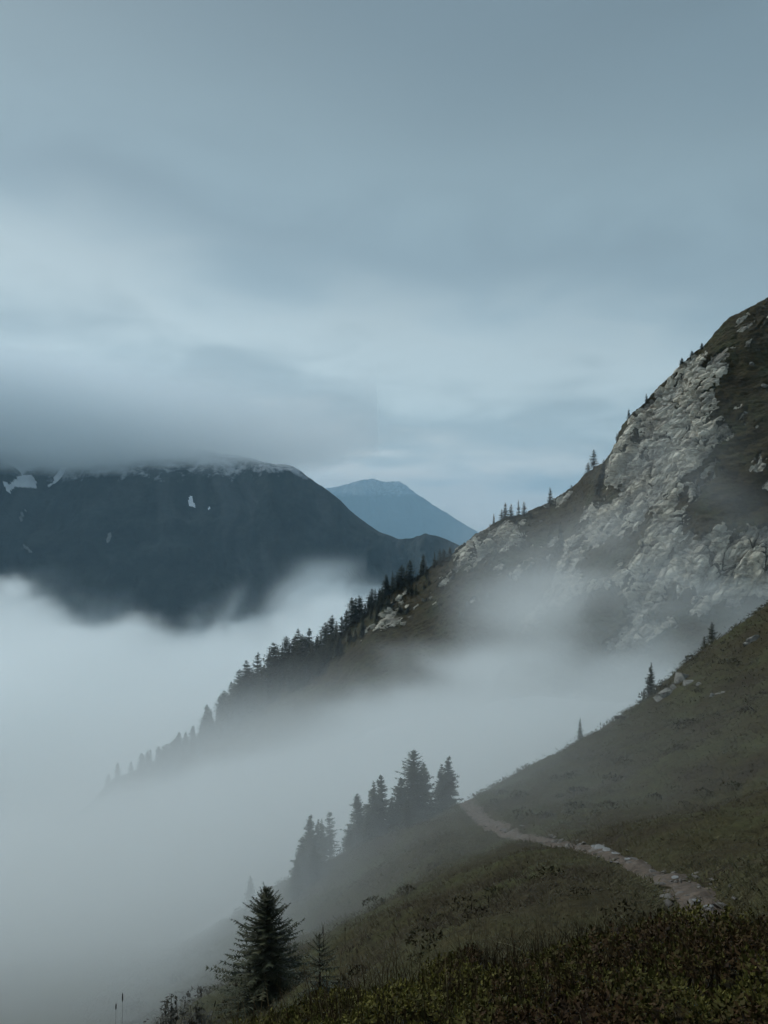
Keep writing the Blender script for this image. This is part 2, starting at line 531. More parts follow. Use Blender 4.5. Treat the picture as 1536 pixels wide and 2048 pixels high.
def build_ridge():
    nu, nv, nb = 1020, 570, 38
    P, u = sheet(RIDGE_CREST, RIDGE_BOTTOM, nu, nv, nb, 55, 48, 1.12, 880)
    V = np.linspace(0, 1, nv - nb)
    px = P[..., 0] / P[..., 1] * FP + 768
    py = 1024 - P[..., 2] / P[..., 1] * FP
    rock = np.zeros(px.shape)
    q = P.reshape(-1, 3)
    wob = (fbm(q / 9.0, 4, 3) * 14 + fbm(q / 2.5, 3, 4) * 9 + fbm(q / 0.9, 2, 6) * 5).reshape(px.shape)
    wob2 = (fbm(q / 9.0, 4, 43) * 14 + fbm(q / 2.5, 3, 44) * 9 + fbm(q / 0.9, 2, 46) * 5).reshape(px.shape)
    for poly in ROCK_POLYS:
        rock = np.maximum(rock, in_poly(px + wob, py + wob2, poly).astype(float))
    for poly in GRASS_POLYS:
        rock = np.where(in_poly(px + wob, py + wob2, poly), 0.05, rock)
    # scattered outcrops that follow the diagonal bedding
    diag = np.stack([(q[:, 0] * 0.77 + q[:, 2] * 0.64) / 5.0, q[:, 1] / 14.0, (q[:, 2] * 0.77 - q[:, 0] * 0.64) / 16.0], 1)
    spots = fbm(diag[:, [0, 2, 1]] * np.array([1, 2.2, 1]), 4, 91).reshape(px.shape)
    rock = np.maximum(rock, smooth(0.40, 0.5, spots + 0.12 * wob / 8) * 0.8 * (px > 880))
    rock = np.where((px < 740) & (rock > 0), 0, rock)
    # grassy ledges along the bedding
    led = fbm(np.stack([(q[:, 0] * 0.70 + q[:, 2] * 0.71) / 13.0, q[:, 1] / 20.0, (q[:, 2] * 0.70 - q[:, 0] * 0.71) / 4.0], 1), 4, 95).reshape(px.shape)
    rock = rock * (1 - 0.92 * smooth(0.17, 0.32, led + 0.025 * wob))
    # bedding frame: strata rise to the right
    a = math.radians(46)
    ca, sa = math.cos(a), math.sin(a)
    warp = np.stack([fbm(q / 6.0, 3, 51), fbm(q / 6.0, 3, 52), fbm(q / 6.0, 3, 53)], 1) * 0.7
    w = q + warp
    r = np.stack([w[:, 0] * ca + w[:, 2] * sa, w[:, 1], -w[:, 0] * sa + w[:, 2] * ca], 1)
    # the edge of the rock breaks up block by block
    wide = blur_mask(rock, 25)
    wv = wide.ravel()
    cand = np.where(wv > 0.02)[0]
    _, _, ca1 = facets(r[cand] / np.array([5.6, 3.0, 1.7]), 61)
    _, _, ca2 = facets(r[cand] / np.array([2.2, 1.6, 1.0]), 71)
    mem = np.zeros(len(q))
    mem[cand] = smooth(0.44, 0.56, wv[cand] * 0.75 + 0.25 * rock.ravel()[cand] + (ca1 - 0.5) * 0.75 + (ca2 - 0.5) * 0.35)
    soft = blur_mask(mem.reshape(px.shape), 3)
    N = normals(P)
    n3 = N.reshape(-1, 3)
    # broad relief: gully left of the buttress and bulging rock
    rel = np.zeros(len(q))
    gl = np.interp(py.ravel(), [900, 960, 1050, 1160, 1290, 1400], [1180, 1150, 1105, 1050, 975, 920])
    rel -= 7.0 * np.exp(-((px.ravel() - gl) / 38.0) ** 2) * smooth(930, 1040, py.ravel())
    rel += 1.0 * wide.ravel()
    rel += fbm(q / 34.0, 3, 21) * 4.0
    # turf
    turf = fbm(q / 7.0, 4, 31) * 1.2 + fbm(q / np.array([2.6, 1.6, 1.1]), 3, 37) * 0.55
    h = np.zeros(len(q))
    s = soft.ravel()
    on = np.where(s > 0.004)[0]
    b2 = math.radians(8)
    r2 = np.stack([w[:, 0] * math.cos(b2) + w[:, 2] * math.sin(b2), w[:, 1], -w[:, 0] * math.sin(b2) + w[:, 2] * math.cos(b2)], 1)
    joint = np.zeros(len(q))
    tone = np.zeros(len(q)) + 0.5
    for size, amp, sd, crack, wid, sh, ti, qq in ((16.0, 2.6, 5, 0.8, 0.9, 0.5, 1.1, r), (6.5, 1.1, 15, 0.9, 0.6, 0.45, 0.8, r), (4.2, 0.5, 45, 0.7, 0.5, 0.35, 0.5, r2), (2.2, 0.28, 25, 0.5, 0.42, 0.3, 0.3, r)):
        sc = np.array([size * 2.3, size * 1.2, size * 0.62])
        f, e, cc = facets(qq[on] / sc + sd * 0.37, sd, sh, ti)
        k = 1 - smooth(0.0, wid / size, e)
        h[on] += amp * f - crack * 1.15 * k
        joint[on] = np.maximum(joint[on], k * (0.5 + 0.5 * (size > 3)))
        tone[on] += (cc - 0.5) * (0.45 if size < 5 else 0.3)
    h[on] += fbm(r[on] / np.array([7.0, 5.0, 1.8]), 5, 97, 0.6, True) * 0.7
    joint_shade = smooth(-0.25, 0.35, fbm(q / 5.0, 3, 99))
    mat_rock = s * (1 - 0.8 * joint * joint_shade)  # grass colour mixed into the cracks, standing in for their shade
    crestfade = np.ones((nv, nu))
    crestfade[:nb] = 0.35
    crestfade[nb:nb + 12] = np.linspace(0.35, 1, 12)[:, None]
    cf = crestfade.ravel()
    disp = rel * cf + (turf * (1 - s) + h * s) * (0.45 + 0.55 * cf)
    q2 = q + n3 * disp[:, None]
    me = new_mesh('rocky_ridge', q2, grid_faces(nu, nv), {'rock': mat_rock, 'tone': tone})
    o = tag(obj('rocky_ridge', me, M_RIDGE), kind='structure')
    return q2, s, (nv, nu, nb)


RQ, RROCK, RDIM = build_ridge()
RPX = RQ[:, 0] / RQ[:, 1] * FP + 768
RPY = 1024 - RQ[:, 2] / RQ[:, 1] * FP
_front = np.zeros(RDIM[:2], bool)
_front[RDIM[2]:] = True
_front = _front.ravel()


def on_ridge(px, py):
    d = (RPX - px) ** 2 + (RPY - py) ** 2 + np.where(_front, 0, 1e6)
    return RQ[int(np.argmin(d))]


def skyline(px):
    m = (np.abs(RPX - px) < 2.0) & _front
    return float(RPY[m].min())


def crest_py(px):
    return float(np.interp(px, [c[0] for c in RIDGE_CREST], [c[1] for c in RIDGE_CREST]))


def far_mountain(name, crest, bottom, nu, nv, seed, amp, snow_lo, snow_hi, back_run, back_drop):
    P, u = sheet(crest, bottom, nu, nv, nv // 8, back_run, back_drop, 0.97)
    q = P.reshape(-1, 3)
    N = normals(P).reshape(-1, 3)
    st = np.stack([(q[:, 0] + 0.25 * q[:, 2] + 60 * fbm(q / 300.0, 3, seed + 3)) / 210.0, q[:, 1] / 900.0, q[:, 2] / 700.0], 1)
    h = fbm(st, 5, seed, 0.5, True) * amp + fbm(q / 420.0, 3, seed + 5) * amp * 0.8 + fbm(q / 60.0, 4, seed + 9) * amp * 0.22
    fade = np.ones(P.shape[:2])
    nb = nv // 8
    fade[:nb] = 0.3
    fade[nb:nb + 14] = np.linspace(0.3, 1, 14)[:, None]
    q2 = q + N * (h * fade.ravel())[:, None]
    snow = 0.8 * smooth(snow_lo, snow_hi, q2[:, 2] + 45 * fbm(np.stack([q[:, 0] / 60, q[:, 1] / 90, q[:, 2] / 120], 1), 4, seed + 20))
    hol = smooth(0.35, -0.35, fbm(st * np.array([2.2, 1, 1]), 5, seed + 31, 0.55, True))
    me = new_mesh(name, q2, grid_faces(nu, nv), {'snow': snow, 'hollow': hol})
    tag(obj(name, me, M_FAR), kind='structure')
    return q2, P.shape[:2]


FM, FMD = far_mountain('far_mountain',
                       [(-260, 868, 3030), (0, 872, 2900), (200, 880, 2850), (400, 905, 2800), (500, 928, 2750), (545, 938, 2720), (575, 936, 2710), (602, 942, 2700),
                        (630, 962, 2680), (660, 985, 2660), (700, 1022, 2630), (735, 1052, 2610), (765, 1072, 2600), (800, 1080, 2600), (850, 1072, 2620), (885, 1074, 2640),
                        (920, 1088, 2660), (980, 1115, 2700), (1080, 1160, 2800)],
                       [(-260, 1430, 2050), (100, 1430, 2000), (300, 1430, 1980), (500, 1420, 2000), (700, 1400, 2060), (850, 1380, 2150), (1080, 1370, 2300)],
                       540, 260, 61, 62.0, 68, 150, 700, 420)
far_mountain('distant_peak',
             [(300, 1060, 18700), (480, 1020, 18600), (600, 985, 18550), (690, 972, 18500), (735, 955, 18500), (765, 966, 18500), (800, 962, 18500), (822, 978, 18500), (838, 992, 18500), (870, 1012, 18500), (910, 1038, 18500),
              (945, 1060, 18500), (1000, 1092, 18500), (1100, 1150, 18500), (1300, 1150, 18600)],
             [(300, 1150, 16900), (600, 1152, 16800), (900, 1155, 16800), (1300, 1155, 16900)],
             240, 140, 161, 110.0, 250, 430, 1800, 900)

# ------------------------------------------------------------------ near hillside
HC = [at(*k) for k in [
    (1400, 2048, 3.2), (1000, 2048, 3.6), (768, 2010, 4.6), (450, 2052, 5.0), (560, 2010, 5.2), (640, 1970, 5.6), (768, 1938, 6.3), (900, 1908, 7.0), (1100, 1868, 7.8), (1250, 1850, 8.2),
    (1400, 1838, 8.5), (1536, 1836, 8.6), (1700, 1800, 9.5),
    (1440, 1850, 11.8), (1400, 1800, 13.5), (1340, 1745, 16.5), (1280, 1716, 20), (1200, 1690, 25), (1130, 1674, 29), (1060, 1660, 35), (990, 1640, 43), (945, 1612, 53), (935, 1592, 60),
    (1100, 1800, 14), (1000, 1850, 13), (900, 1880, 13.5), (768, 1905, 14), (1050, 1760, 19), (900, 1800, 23), (768, 1860, 22), (680, 1900, 22), (860, 1740, 33), (700, 1830, 34), (768, 1760, 42),
    (535, 2012, 24), (640, 1965, 22), (350, 2075, 15), (200, 2130, 17), (620, 1860, 40), (600, 1768, 52), (700, 1700, 56), (780, 1680, 58), (880, 1622, 60), (910, 1608, 62),
    (1450, 1760, 18), (1536, 1720, 19), (1330, 1670, 27), (1500, 1600, 32), (1427, 1560, 36), (1250, 1610, 38), (1100, 1600, 48), (1040, 1580, 56), (1000, 1570, 64),
    (1300, 1500, 55), (1450, 1420, 60), (1536, 1400, 62), (1700, 1330, 64),
    (960, 1582, 68), (1060, 1535, 73), (1150, 1502, 77), (1220, 1450, 81), (1290, 1402, 86), (1350, 1345, 91), (1400, 1312, 95), (1470, 1272, 99), (1536, 1236, 103), (1640, 1180, 108)]]
HC += [np.array(k, float) for k in [(0, 0, -1.65), (2, 0, -1.3), (-2, 0, -1.9), (5, 0, -0.2), (10, 3, 1.0), (12, 10, -0.5), (0, -6, -1.0), (-8, 0, -4.5), (8, -8, 2), (-8, -8, -3.5), (-8, 10, -10),
                                    (-1, 8, -5.3), (-1, 9, -6.3), (-0.5, 10, -6.5), (0, 9, -5.7), (0, 12, -7.3), (-1.3, 13, -9), (-2, 10, -7.5), (-2.5, 14, -10), (-3, 18, -12.6), (-5, 12, -9.5), (-5, 18, -12.6), (-60, 10, -28), (-35, -10, -25),
                                    (0, 75, -33), (6, 85, -36), (16, 95, -38), (30, 110, -36), (44, 120, -30), (62, 128, -24), (-10, 90, -48), (10, 110, -60), (40, 140, -85),
                                    (80, 150, -45), (75, 110, 6), (30, 40, -3), (40, 20, 10), (60, 60, 14), (30, 0, 9), (70, 0, 26), (-100, 200, -105), (-20, 140, -120), (30, 170, -140), (110, 160, -40), (110, 90, 32)]]
HC = np.array(HC)
_fg = (HC[:, 1] > 2) & (HC[:, 1] < 10) & (np.abs(HC[:, 0]) < 7)
HC[_fg, 2] -= np.interp(HC[_fg, 0], [-1.2, 0.5], [0.16, 0.30])


def _kern(r):
    return r                                   # linear radial basis: taut, no overshoot


_d = np.sqrt(((HC[:, None, :2] - HC[None, :, :2]) ** 2).sum(2))
_n = len(HC)
_Am = np.zeros((_n + 3, _n + 3))
_Am[:_n, :_n] = _kern(_d) - np.eye(_n) * 0.15
_Am[:_n, _n] = 1
_Am[:_n, _n + 1:] = HC[:, :2]
_Am[_n, :_n] = 1
_Am[_n + 1:, :_n] = HC[:, :2].T
_wt = np.linalg.solve(_Am, np.concatenate([HC[:, 2], np.zeros(3)]))

PATH_PTS = np.array([at(*k)[:2] for k in [(1475, 1900, 9.6), (1440, 1850, 11.8), (1405, 1800, 13.5), (1345, 1745, 16.5), (1280, 1716, 20), (1200, 1690, 25), (1130, 1674, 29), (1060, 1660, 35),
                                          (990, 1640, 43), (948, 1612, 53), (935, 1592, 60), (940, 1585, 66), (955, 1580, 72)]])


def catmull(pts, n):
    pts = np.asarray(pts, float)
    p = np.vstack([2 * pts[0] - pts[1], pts, 2 * pts[-1] - pts[-2]])
    t = np.linspace(0, len(pts) - 1 - 1e-6, n)
    i = t.astype(int)
    f = (t - i)[:, None]
    a, b, c, d = p[i], p[i + 1], p[i + 2], p[i + 3]
    return 0.5 * (2 * b + (c - a) * f + (2 * a - 5 * b + 4 * c - d) * f ** 2 + (3 * b - a - 3 * c + d) * f ** 3)


PATH_LINE = catmull(PATH_PTS, 260)


def path_dist(x, y):
    d = np.full(len(x), 1e9)
    for k in range(0, len(PATH_LINE), 2):
        d = np.minimum(d, (x - PATH_LINE[k, 0]) ** 2 + (y - PATH_LINE[k, 1]) ** 2)
    return np.sqrt(d)


def height(x, y, fine=True):
    x = np.atleast_1d(np.asarray(x, float))
    y = np.atleast_1d(np.asarray(y, float))
    z = np.empty(len(x))
    for s in range(0, len(x), 40000):
        xs, ys = x[s:s + 40000], y[s:s + 40000]
        d = np.sqrt((xs[:, None] - HC[None, :, 0]) ** 2 + (ys[:, None] - HC[None, :, 1]) ** 2 + 1.0)
        z[s:s + 40000] = d @ _wt[:_n] + _wt[_n] + xs * _wt[_n + 1] + ys * _wt[_n + 2]
    # to the left the slope runs on down the valley under the fog
    zl = np.interp(y, [-20, 0, 10, 18, 26, 36, 55, 90, 140, 200], [-3.5, -5.5, -10.8, -14.6, -18.2, -22.0, -28.8, -42, -76, -130]) + 0.04 * (x + 12)
    wl = smooth(0, 1, (-4 - 0.06 * y - x) / (8 + 0.04 * np.maximum(y, 0)))
    z = z * (1 - wl) + zl * wl
    if fine:
        r = np.sqrt(x * x + y * y)
        p = np.stack([x, y, np.zeros(len(x))], 1)
        k = smooth(6, 22, r)
        pd = path_dist(x, y)
        pk = (0.25 + 0.75 * smooth(0.5, 2.2, pd)) * (1 - 0.85 * wl)
        z = z + (fbm(p / 9.0, 3, 71) * 0.75 * k + fbm(p / 2.6, 3, 73) * (0.10 + 0.30 * k) + fbm(p / 0.8, 3, 77) * (0.04 + 0.08 * k)) * pk
        z = z - 0.22 * (1 - smooth(0.25, 1.0, pd))
    return z


def build_hill():
    na, nr = 500, 400
    a = np.radians(np.linspace(-100, 100, na))
    # finer towards the middle of the view
    a = np.sign(a) * np.abs(a / a[-1]) ** 1.5 * a[-1]
    r = 0.6 * (165 / 0.6) ** np.linspace(0, 1, nr)
    R, A = np.meshgrid(r, a, indexing='ij')
    x, y = (R * np.sin(A)).ravel(), (R * np.cos(A)).ravel() - 0.3
    z = height(x, y)
    v = np.stack([x, y, z], 1)
    me = new_mesh('hillside', v, grid_faces(na, nr), smooth_shade=True)
    tag(obj('hillside', me, M_HILL), kind='structure')


build_hill()

# ------------------------------------------------------------------ snow and gravel lying on the far mountain
def drape(name, poly, mat, lift, label, cat, group):
    nv, nu = FMD
    px = FM[:, 0] / FM[:, 1] * FP + 768
    py = 1024 - FM[:, 2] / FM[:, 1] * FP
    wb = fbm(FM / 14.0, 3, 77) * 3.0
    wc = fbm(FM / 14.0, 3, 79) * 2.0
    ins = in_poly(px + wb, py + wc, poly)
    nb = nv // 8
    ins.reshape(nv, nu)[:nb] = False
    F = grid_faces(nu, nv)
    F = F[ins[F].sum(1) >= 3]
    if not len(F):
        return
    ids, inv = np.unique(F, return_inverse=True)
    inv = inv.reshape(F.shape)
    top = FM[ids] + np.array([0, -1.0, 0.6]) * lift
    low = FM[ids] + np.array([0, 1.0, -0.6]) * lift
    n = len(ids)
    e = np.concatenate([inv[:, [0, 1]], inv[:, [1, 2]], inv[:, [2, 3]], inv[:, [3, 0]]])
    key = np.sort(e, 1)
    _, first, cnt = np.unique(key, axis=0, return_index=True, return_counts=True)
    be = e[first[cnt == 1]]
    side = np.stack([be[:, 1], be[:, 0], be[:, 0] + n, be[:, 1] + n], 1)
    me = new_mesh(name, np.vstack([top, low]), np.vstack([inv, side]), smooth_shade=True)
    tag(obj(name, me, mat), label, cat, group)


_c = lambda pts: [(a / 2, b / 2 + 850) for a, b in pts]
for poly, lab in (
        (_c([(8, 225), (40, 235), (85, 200), (130, 200), (150, 230), (148, 258), (100, 250), (60, 250), (38, 278), (22, 255)]), 'largest white snow patch low on the dark mountain at the left edge'),
        (_c([(30, 160), (70, 145), (130, 140), (150, 172), (100, 192), (92, 205), (66, 172)]), 'pale snow patch under the cloud, just above the largest snow patch'),
        (_c([(178, 258), (212, 225), (246, 165), (268, 168), (244, 215), (192, 252)]), 'narrow slanting snow streak right of the largest snow patch'),
        (_c([(752, 280), (768, 284), (784, 334), (758, 324)]), 'small bright snow sliver alone in the middle of the dark mountainside'),
        (_c([(828, 320), (842, 326), (840, 342), (830, 338)]), 'tiny snow speck just right of the bright snow sliver')):
    drape('snow_patch', poly, M_SNOW, 1.5, lab, 'snow', 'snow patches on the far mountain')
for poly, lab in (
        (_c([(68, 395), (90, 345), (126, 322), (104, 352), (82, 392)]), 'faint gravel streak below the largest snow patch'),
        (_c([(424, 475), (434, 430), (450, 428), (444, 462)]), 'faint gravel streak midway down the dark mountainside'),
        (_c([(84, 470), (100, 480), (130, 505), (122, 515), (96, 488)]), 'faint broken gravel streak low on the left of the dark mountain')):
    drape('gravel_streak', poly, M_SCREE, 1.2, lab, 'gravel', 'gravel streaks on the far mountain')


# ------------------------------------------------------------------ rocks
def rock_mesh(seed, flat=0.7, n=22):
    r = np.random.default_rng(seed)
    import bmesh
    bm = bmesh.new()
    p = r.normal(size=(n, 3))
    p /= np.linalg.norm(p, axis=1, keepdims=True)
    p *= r.uniform(0.75, 1.1, (n, 1))
    p = np.clip(p, -0.82, 0.82)
    p[:, 2] *= flat
    for k in p:
        bm.verts.new(k)
    bmesh.ops.convex_hull(bm, input=bm.verts)
    for v in [v for v in bm.verts if not v.link_faces]:
        bm.verts.remove(v)
    me = bpy.data.meshes.new('stone')
    bm.to_mesh(me)
    bm.free()
    return me


# ------------------------------------------------------------------ path and its stones
def build_path():
    r = np.random.default_rng(5)
    L = catmull(PATH_PTS, 420)
    T = np.gradient(L, axis=0)
    T /= np.linalg.norm(T, axis=1, keepdims=True)
    Nn = np.stack([T[:, 1], -T[:, 0]], 1)
    m = 15
    v = np.linspace(-1, 1, m)
    d = np.linalg.norm(L, axis=1)
    half = np.interp(d, [9, 12, 16, 20, 26, 34, 45, 60, 75], [0.26, 0.3, 0.42, 0.40, 0.36, 0.46, 0.55, 0.55, 0.4])
    half = half * (1 + 0.38 * fbm(np.stack([d / 1.1, d * 0, d * 0], 1), 4, 8))
    X = L[:, None, :] + Nn[:, None, :] * (v[None, :, None] * half[:, None, None])
    x, y = X[..., 0].ravel(), X[..., 1].ravel()
    z = height(x, y)
    vv = np.abs(np.tile(v, len(L)))
    p = np.stack([x, y, np.zeros(len(x))], 1)
    z += 0.075 * (1 - vv ** 2) - 0.05 * vv ** 4 + fbm(p / 0.6, 4, 88) * 0.12 + fbm(p / 0.2, 3, 89) * 0.045
    me = new_mesh('path', np.stack([x, y, z], 1), grid_faces(m, len(L)), smooth_shade=False)
    path = tag(obj('path', me, M_PATH), kind='structure')
    rocks = [rock_mesh(300 + k, 0.55, 14) for k in range(7)]
    for k in rocks:
        k.materials.append(M_STONE)
    n = 0
    while n < 298:
        i = int(r.integers(4, 400))
        if d[i] > 34 and r.random() < 0.6:
            continue
        off = r.normal() * 0.55 * half[i]
        q = L[i] + Nn[i] * off
        s = float(np.clip(r.lognormal(-3.05, 0.5), 0.02, 0.12)) * (1 + d[i] / 60)
        zz = float(height(q[0], q[1])[0]) + 0.06
        obj('stone', rocks[n % 7], None, path, (q[0], q[1], zz), (r.normal() * .2, r.normal() * .2, r.uniform(0, 6.28)),
            (s * r.uniform(0.8, 1.5), s * r.uniform(0.7, 1.1), s * r.uniform(0.45, 0.8)))
        n += 1
    slab = rock_mesh(42, 0.3, 20)
    slab.materials.append(M_SLAB)
    for px, Y, s in ((1412, 13.0, 0.17), (1392, 13.6, 0.08), (1215, 24.5, 0.20), (1200, 25.5, 0.24), (1190, 26, 0.16), (1230, 23.5, 0.14), (1350, 16.2, 0.1), (1255, 21.5, .1)):
        a = at(px, 0, Y)
        obj('stone', slab, None, path, (a[0], a[1], float(height(a[0], a[1])[0]) + 0.10), (r.normal() * .15, 0.1, r.uniform(0, 6.28)), (s, s * 0.75, s * 0.6))


build_path()

BOULD = [rock_mesh(500 + k, 0.8, 26) for k in range(6)]
for k in BOULD:
    k.materials.append(M_BOULDER)


def ground(px, Y):
    a = at(px, 0, Y)
    return np.array([a[0], a[1], float(height(a[0], a[1])[0])])


def hill_hit(px, py):
    """where the sight line through a photograph position meets the hillside"""
    Ys = np.linspace(9, 125, 700)
    x = (px - 768) / FP * Ys
    zr = (1024 - py) / FP * Ys
    h = height(x, Ys)
    b = np.where(h > zr)[0]
    i = b[0] if len(b) else int(np.argmin(np.abs(h - zr)))
    return np.array([x[i], Ys[i], h[i]])


r = np.random.default_rng(11)
for px, py, s, lab in ((1368, 1358, 1.15, 'pale limestone boulder at the top of the outcrop under the spur spruces'),
                       (1380, 1366, 0.7, 'small pale rock right of the top boulder of the outcrop'),
                       (1338, 1385, 1.0, 'broad pale limestone boulder at the foot of the spur outcrop'),
                       (1325, 1398, 0.8, 'lowest pale rock of the outcrop beside the slim spur spruce'),
                       (1350, 1376, 0.6, 'small pale rock in the middle of the spur outcrop'),
                       (1400, 1368, 0.4, 'little pale rock lying right of the spur outcrop'),
                       (1512, 1278, 0.9, 'grey rock below the bushy spruces at the right edge of the spur'),
                       (1495, 1288, 0.6, 'small grey rock left of the rock at the right edge of the spur'),
                       (1440, 1385, 0.5, 'half buried grey stone on the turf right of the spur outcrop'),
                       (1425, 1392, 0.4, 'flat grey stone on the turf below the spur outcrop')):
    p = hill_hit(px, py)
    tag(obj('boulder', BOULD[int(r.integers(0, 6))], None, None, p - np.array([0, 0, 0.25 * s]), (r.normal() * .4, r.normal() * .4, r.uniform(0, 6)),
            (s * r.uniform(.9, 1.3), s, s * r.uniform(.7, 1.0))), lab, 'rock', 'rocks on the near spur')
for px, py, s, lab in ((1084, 1043, 0.8, 'white boulder alone on the grass below the ridge skyline'),
                       (1502, 727, 0.9, 'pale boulder on the upper grass at the right edge'),
                       (1530, 772, 1.0, 'pale boulder low at the right edge of the upper grass'),
                       (1494, 825, 0.9, 'pale boulder on the grass right of the upper cliff'),
                       (848, 1200, 1.0, 'pale boulder on the grass below the skyline spruces'),
                       (862, 1196, 0.8, 'small pale boulder right of another on the lower ridge grass')):
    p = on_ridge(px, py)
    tag(obj('boulder', BOULD[int(r.integers(0, 6))], None, None, p, (r.normal() * .4, r.normal() * .4, r.uniform(0, 6)), (s * 1.3, s, s)), lab, 'rock', 'boulders on the rocky ridge')


# ------------------------------------------------------------------ conifers
def conifer(H, R, seed, nwh, per, nsp, size, bare=0.06, thin=0.0, up=0.2, wood=False, sides=6, shape=0.85, skirt=0.0):
    """trunk, branch and needle meshes of one spruce with its foot at the origin"""
    r = np.random.default_rng(seed)
    lean = r.normal(0, 0.012, 2)
    tv, tf = [], []
    lv = 7
    for k in range(lv + 1):
        t = k / lv
        rad = (0.016 * H) * (1 - t) ** 0.9 + 0.004 * H * (1 - t) + 0.004
        for s in range(sides):
            a = 2 * math.pi * s / sides
            tv.append((math.cos(a) * rad + lean[0] * H * t * t, math.sin(a) * rad + lean[1] * H * t * t, H * t - (0.25 if k == 0 else 0)))
    for k in range(lv):
        for s in range(sides):
            a, b = k * sides + s, k * sides + (s + 1) % sides
            tf.append((a, b, b + sides, a + sides))
    V, T, tint, BV, BF = [], [], [], [], []
    ctr = r.uniform(0, 6.28)
    for i in range(nwh):
        t = (i + r.uniform(-0.3, 0.3)) / nwh
        t = min(max(t, 0.0), 0.985)
        z0 = H * (bare + (1 - bare) * t)
        prof = (1 - t) ** shape
        if skirt and t < skirt:
            prof *= 0.72 + 0.28 * t / skirt
        side_gap = r.uniform(0, 6.28)
        for k in range(per):
            if r.random() < thin:
                continue
            az = ctr + i * 2.4 + k * 2 * math.pi / per + r.normal() * 0.25
            L = R * prof * r.uniform(0.55, 1.22) * (1 + 0.12 * math.cos(az - side_gap)) + 0.025 * R
            e = (-0.30 + up + 0.95 * t ** 1.6) + r.normal() * 0.10
            dx, dy = math.cos(az), math.sin(az)
            base = np.array([lean[0] * z0 * z0 / H, lean[1] * z0 * z0 / H, z0])
            tone = r.uniform(0.1, 0.75)
            s = np.linspace(0.12, 1.0, nsp)
            pts = np.stack([base[0] + dx * L * s, base[1] + dy * L * s, base[2] + L * (s * math.tan(e) - 0.30 * s ** 2 + 0.30 * s ** 3)], 1)
            if wood:
                n0 = len(BV)
                ring = [(-dy, dx, 0), (dy, -dx, 0), (0, 0, 1.2)]
                allp = np.vstack([base, pts[::2], pts[-1]])
                for j, q in enumerate(allp):
                    w = 0.0045 * H ** 0.5 * (1 - j / len(allp)) + 0.0015
                    for c in ring:
                        BV.append((q[0] + c[0] * w, q[1] + c[1] * w, q[2] + c[2] * w))
                for j in range(len(allp) - 1):
                    for c in range(3):
                        a, b = n0 + j * 3 + c, n0 + j * 3 + (c + 1) % 3
                        BF.append((a, b, b + 3, a + 3))
            for j, q in enumerate(pts):
                sj = s[j]
                w = size * (0.55 + 0.6 * (1 - sj)) * r.uniform(0.7, 1.3) * min(1.0, 0.14 + 1.0 * (L / (R + 1e-6)) ** 0.7)
                for sd in (-1, 1):
                    fw = r.uniform(0.35, 0.95)
                    o = np.array([-dy * sd * w + dx * w * fw, dx * sd * w + dy * w * fw, r.uniform(-0.45, 0.28) * w])
                    bw = 0.30 * w
                    n0 = len(V)
                    V += [q - np.array([dx, dy, 0]) * bw, q + np.array([dx, dy, 0.1]) * bw, q + o]
                    T.append((n0, n0 + 1, n0 + 2))
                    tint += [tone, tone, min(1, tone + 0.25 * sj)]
                if r.random() < 0.75:
                    n0 = len(V)
                    V += [q - np.array([dx, dy, 0]) * w * 0.35, q + np.array([dx, dy, 0]) * w * 0.35, q + np.array([r.normal() * .2 * w, r.normal() * .2 * w, -w * r.uniform(0.35, 0.8)])]
                    T.append((n0, n0 + 1, n0 + 2))
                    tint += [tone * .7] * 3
            q = pts[-1]
            n0 = len(V)
            w = size * 0.5 * min(1.0, 0.3 + L / R)
            V += [q + np.array([-dy, dx, 0]) * w * .3, q - np.array([-dy, dx, 0]) * w * .3, q + np.array([dx, dy, 0.35]) * w * 1.1]
            T.append((n0, n0 + 1, n0 + 2))
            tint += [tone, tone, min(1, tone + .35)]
    # leader
    for k in range(5):
        a = r.uniform(0, 6.28)
        z = H * (0.955 + 0.01 * k)
        n0 = len(V)
        b = np.array([lean[0] * H, lean[1] * H, z])
        w = size * 0.35
        V += [b, b + np.array([math.cos(a) * w, math.sin(a) * w, w * 1.1]), b + np.array([0, 0, w * 0.9])]
        T.append((n0, n0 + 1, n0 + 2))
        tint += [.4] * 3
    tm = new_mesh('trunk', np.array(tv), np.array(tf))
    tm.materials.append(M_BARK)
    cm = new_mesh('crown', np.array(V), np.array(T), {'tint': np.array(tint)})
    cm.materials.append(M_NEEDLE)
    bm_ = None
    if wood:
        bm_ = new_mesh('branches', np.array(BV), np.array(BF))
        bm_.materials.append(M_BARK)
    return tm, cm, bm_


def plant(meshes, base, scale, rotz, label, cat, group, name='spruce_tree'):
    e = obj(name, None, None, None, base, (0, 0, rotz), scale)
    tag(e, label, cat, group)
    obj('trunk', meshes[0], None, e)
    obj('crown', meshes[1], None, e)
    if meshes[2] is not None:
        obj('branches', meshes[2], None, e)
    return e


def plant_to(meshes, px, top_py, Y, H0, wid, rotz, label, group, sink=0.1, name='spruce_tree'):
    g = ground(px, Y)
    h = max(0.5, (1024 - top_py) / FP * Y - g[2] + sink)
    s = h / H0
    return plant(meshes, g - np.array([0, 0, sink]), (s * wid, s * wid, s), rotz, label, 'tree', group, name)


r = np.random.default_rng(23)
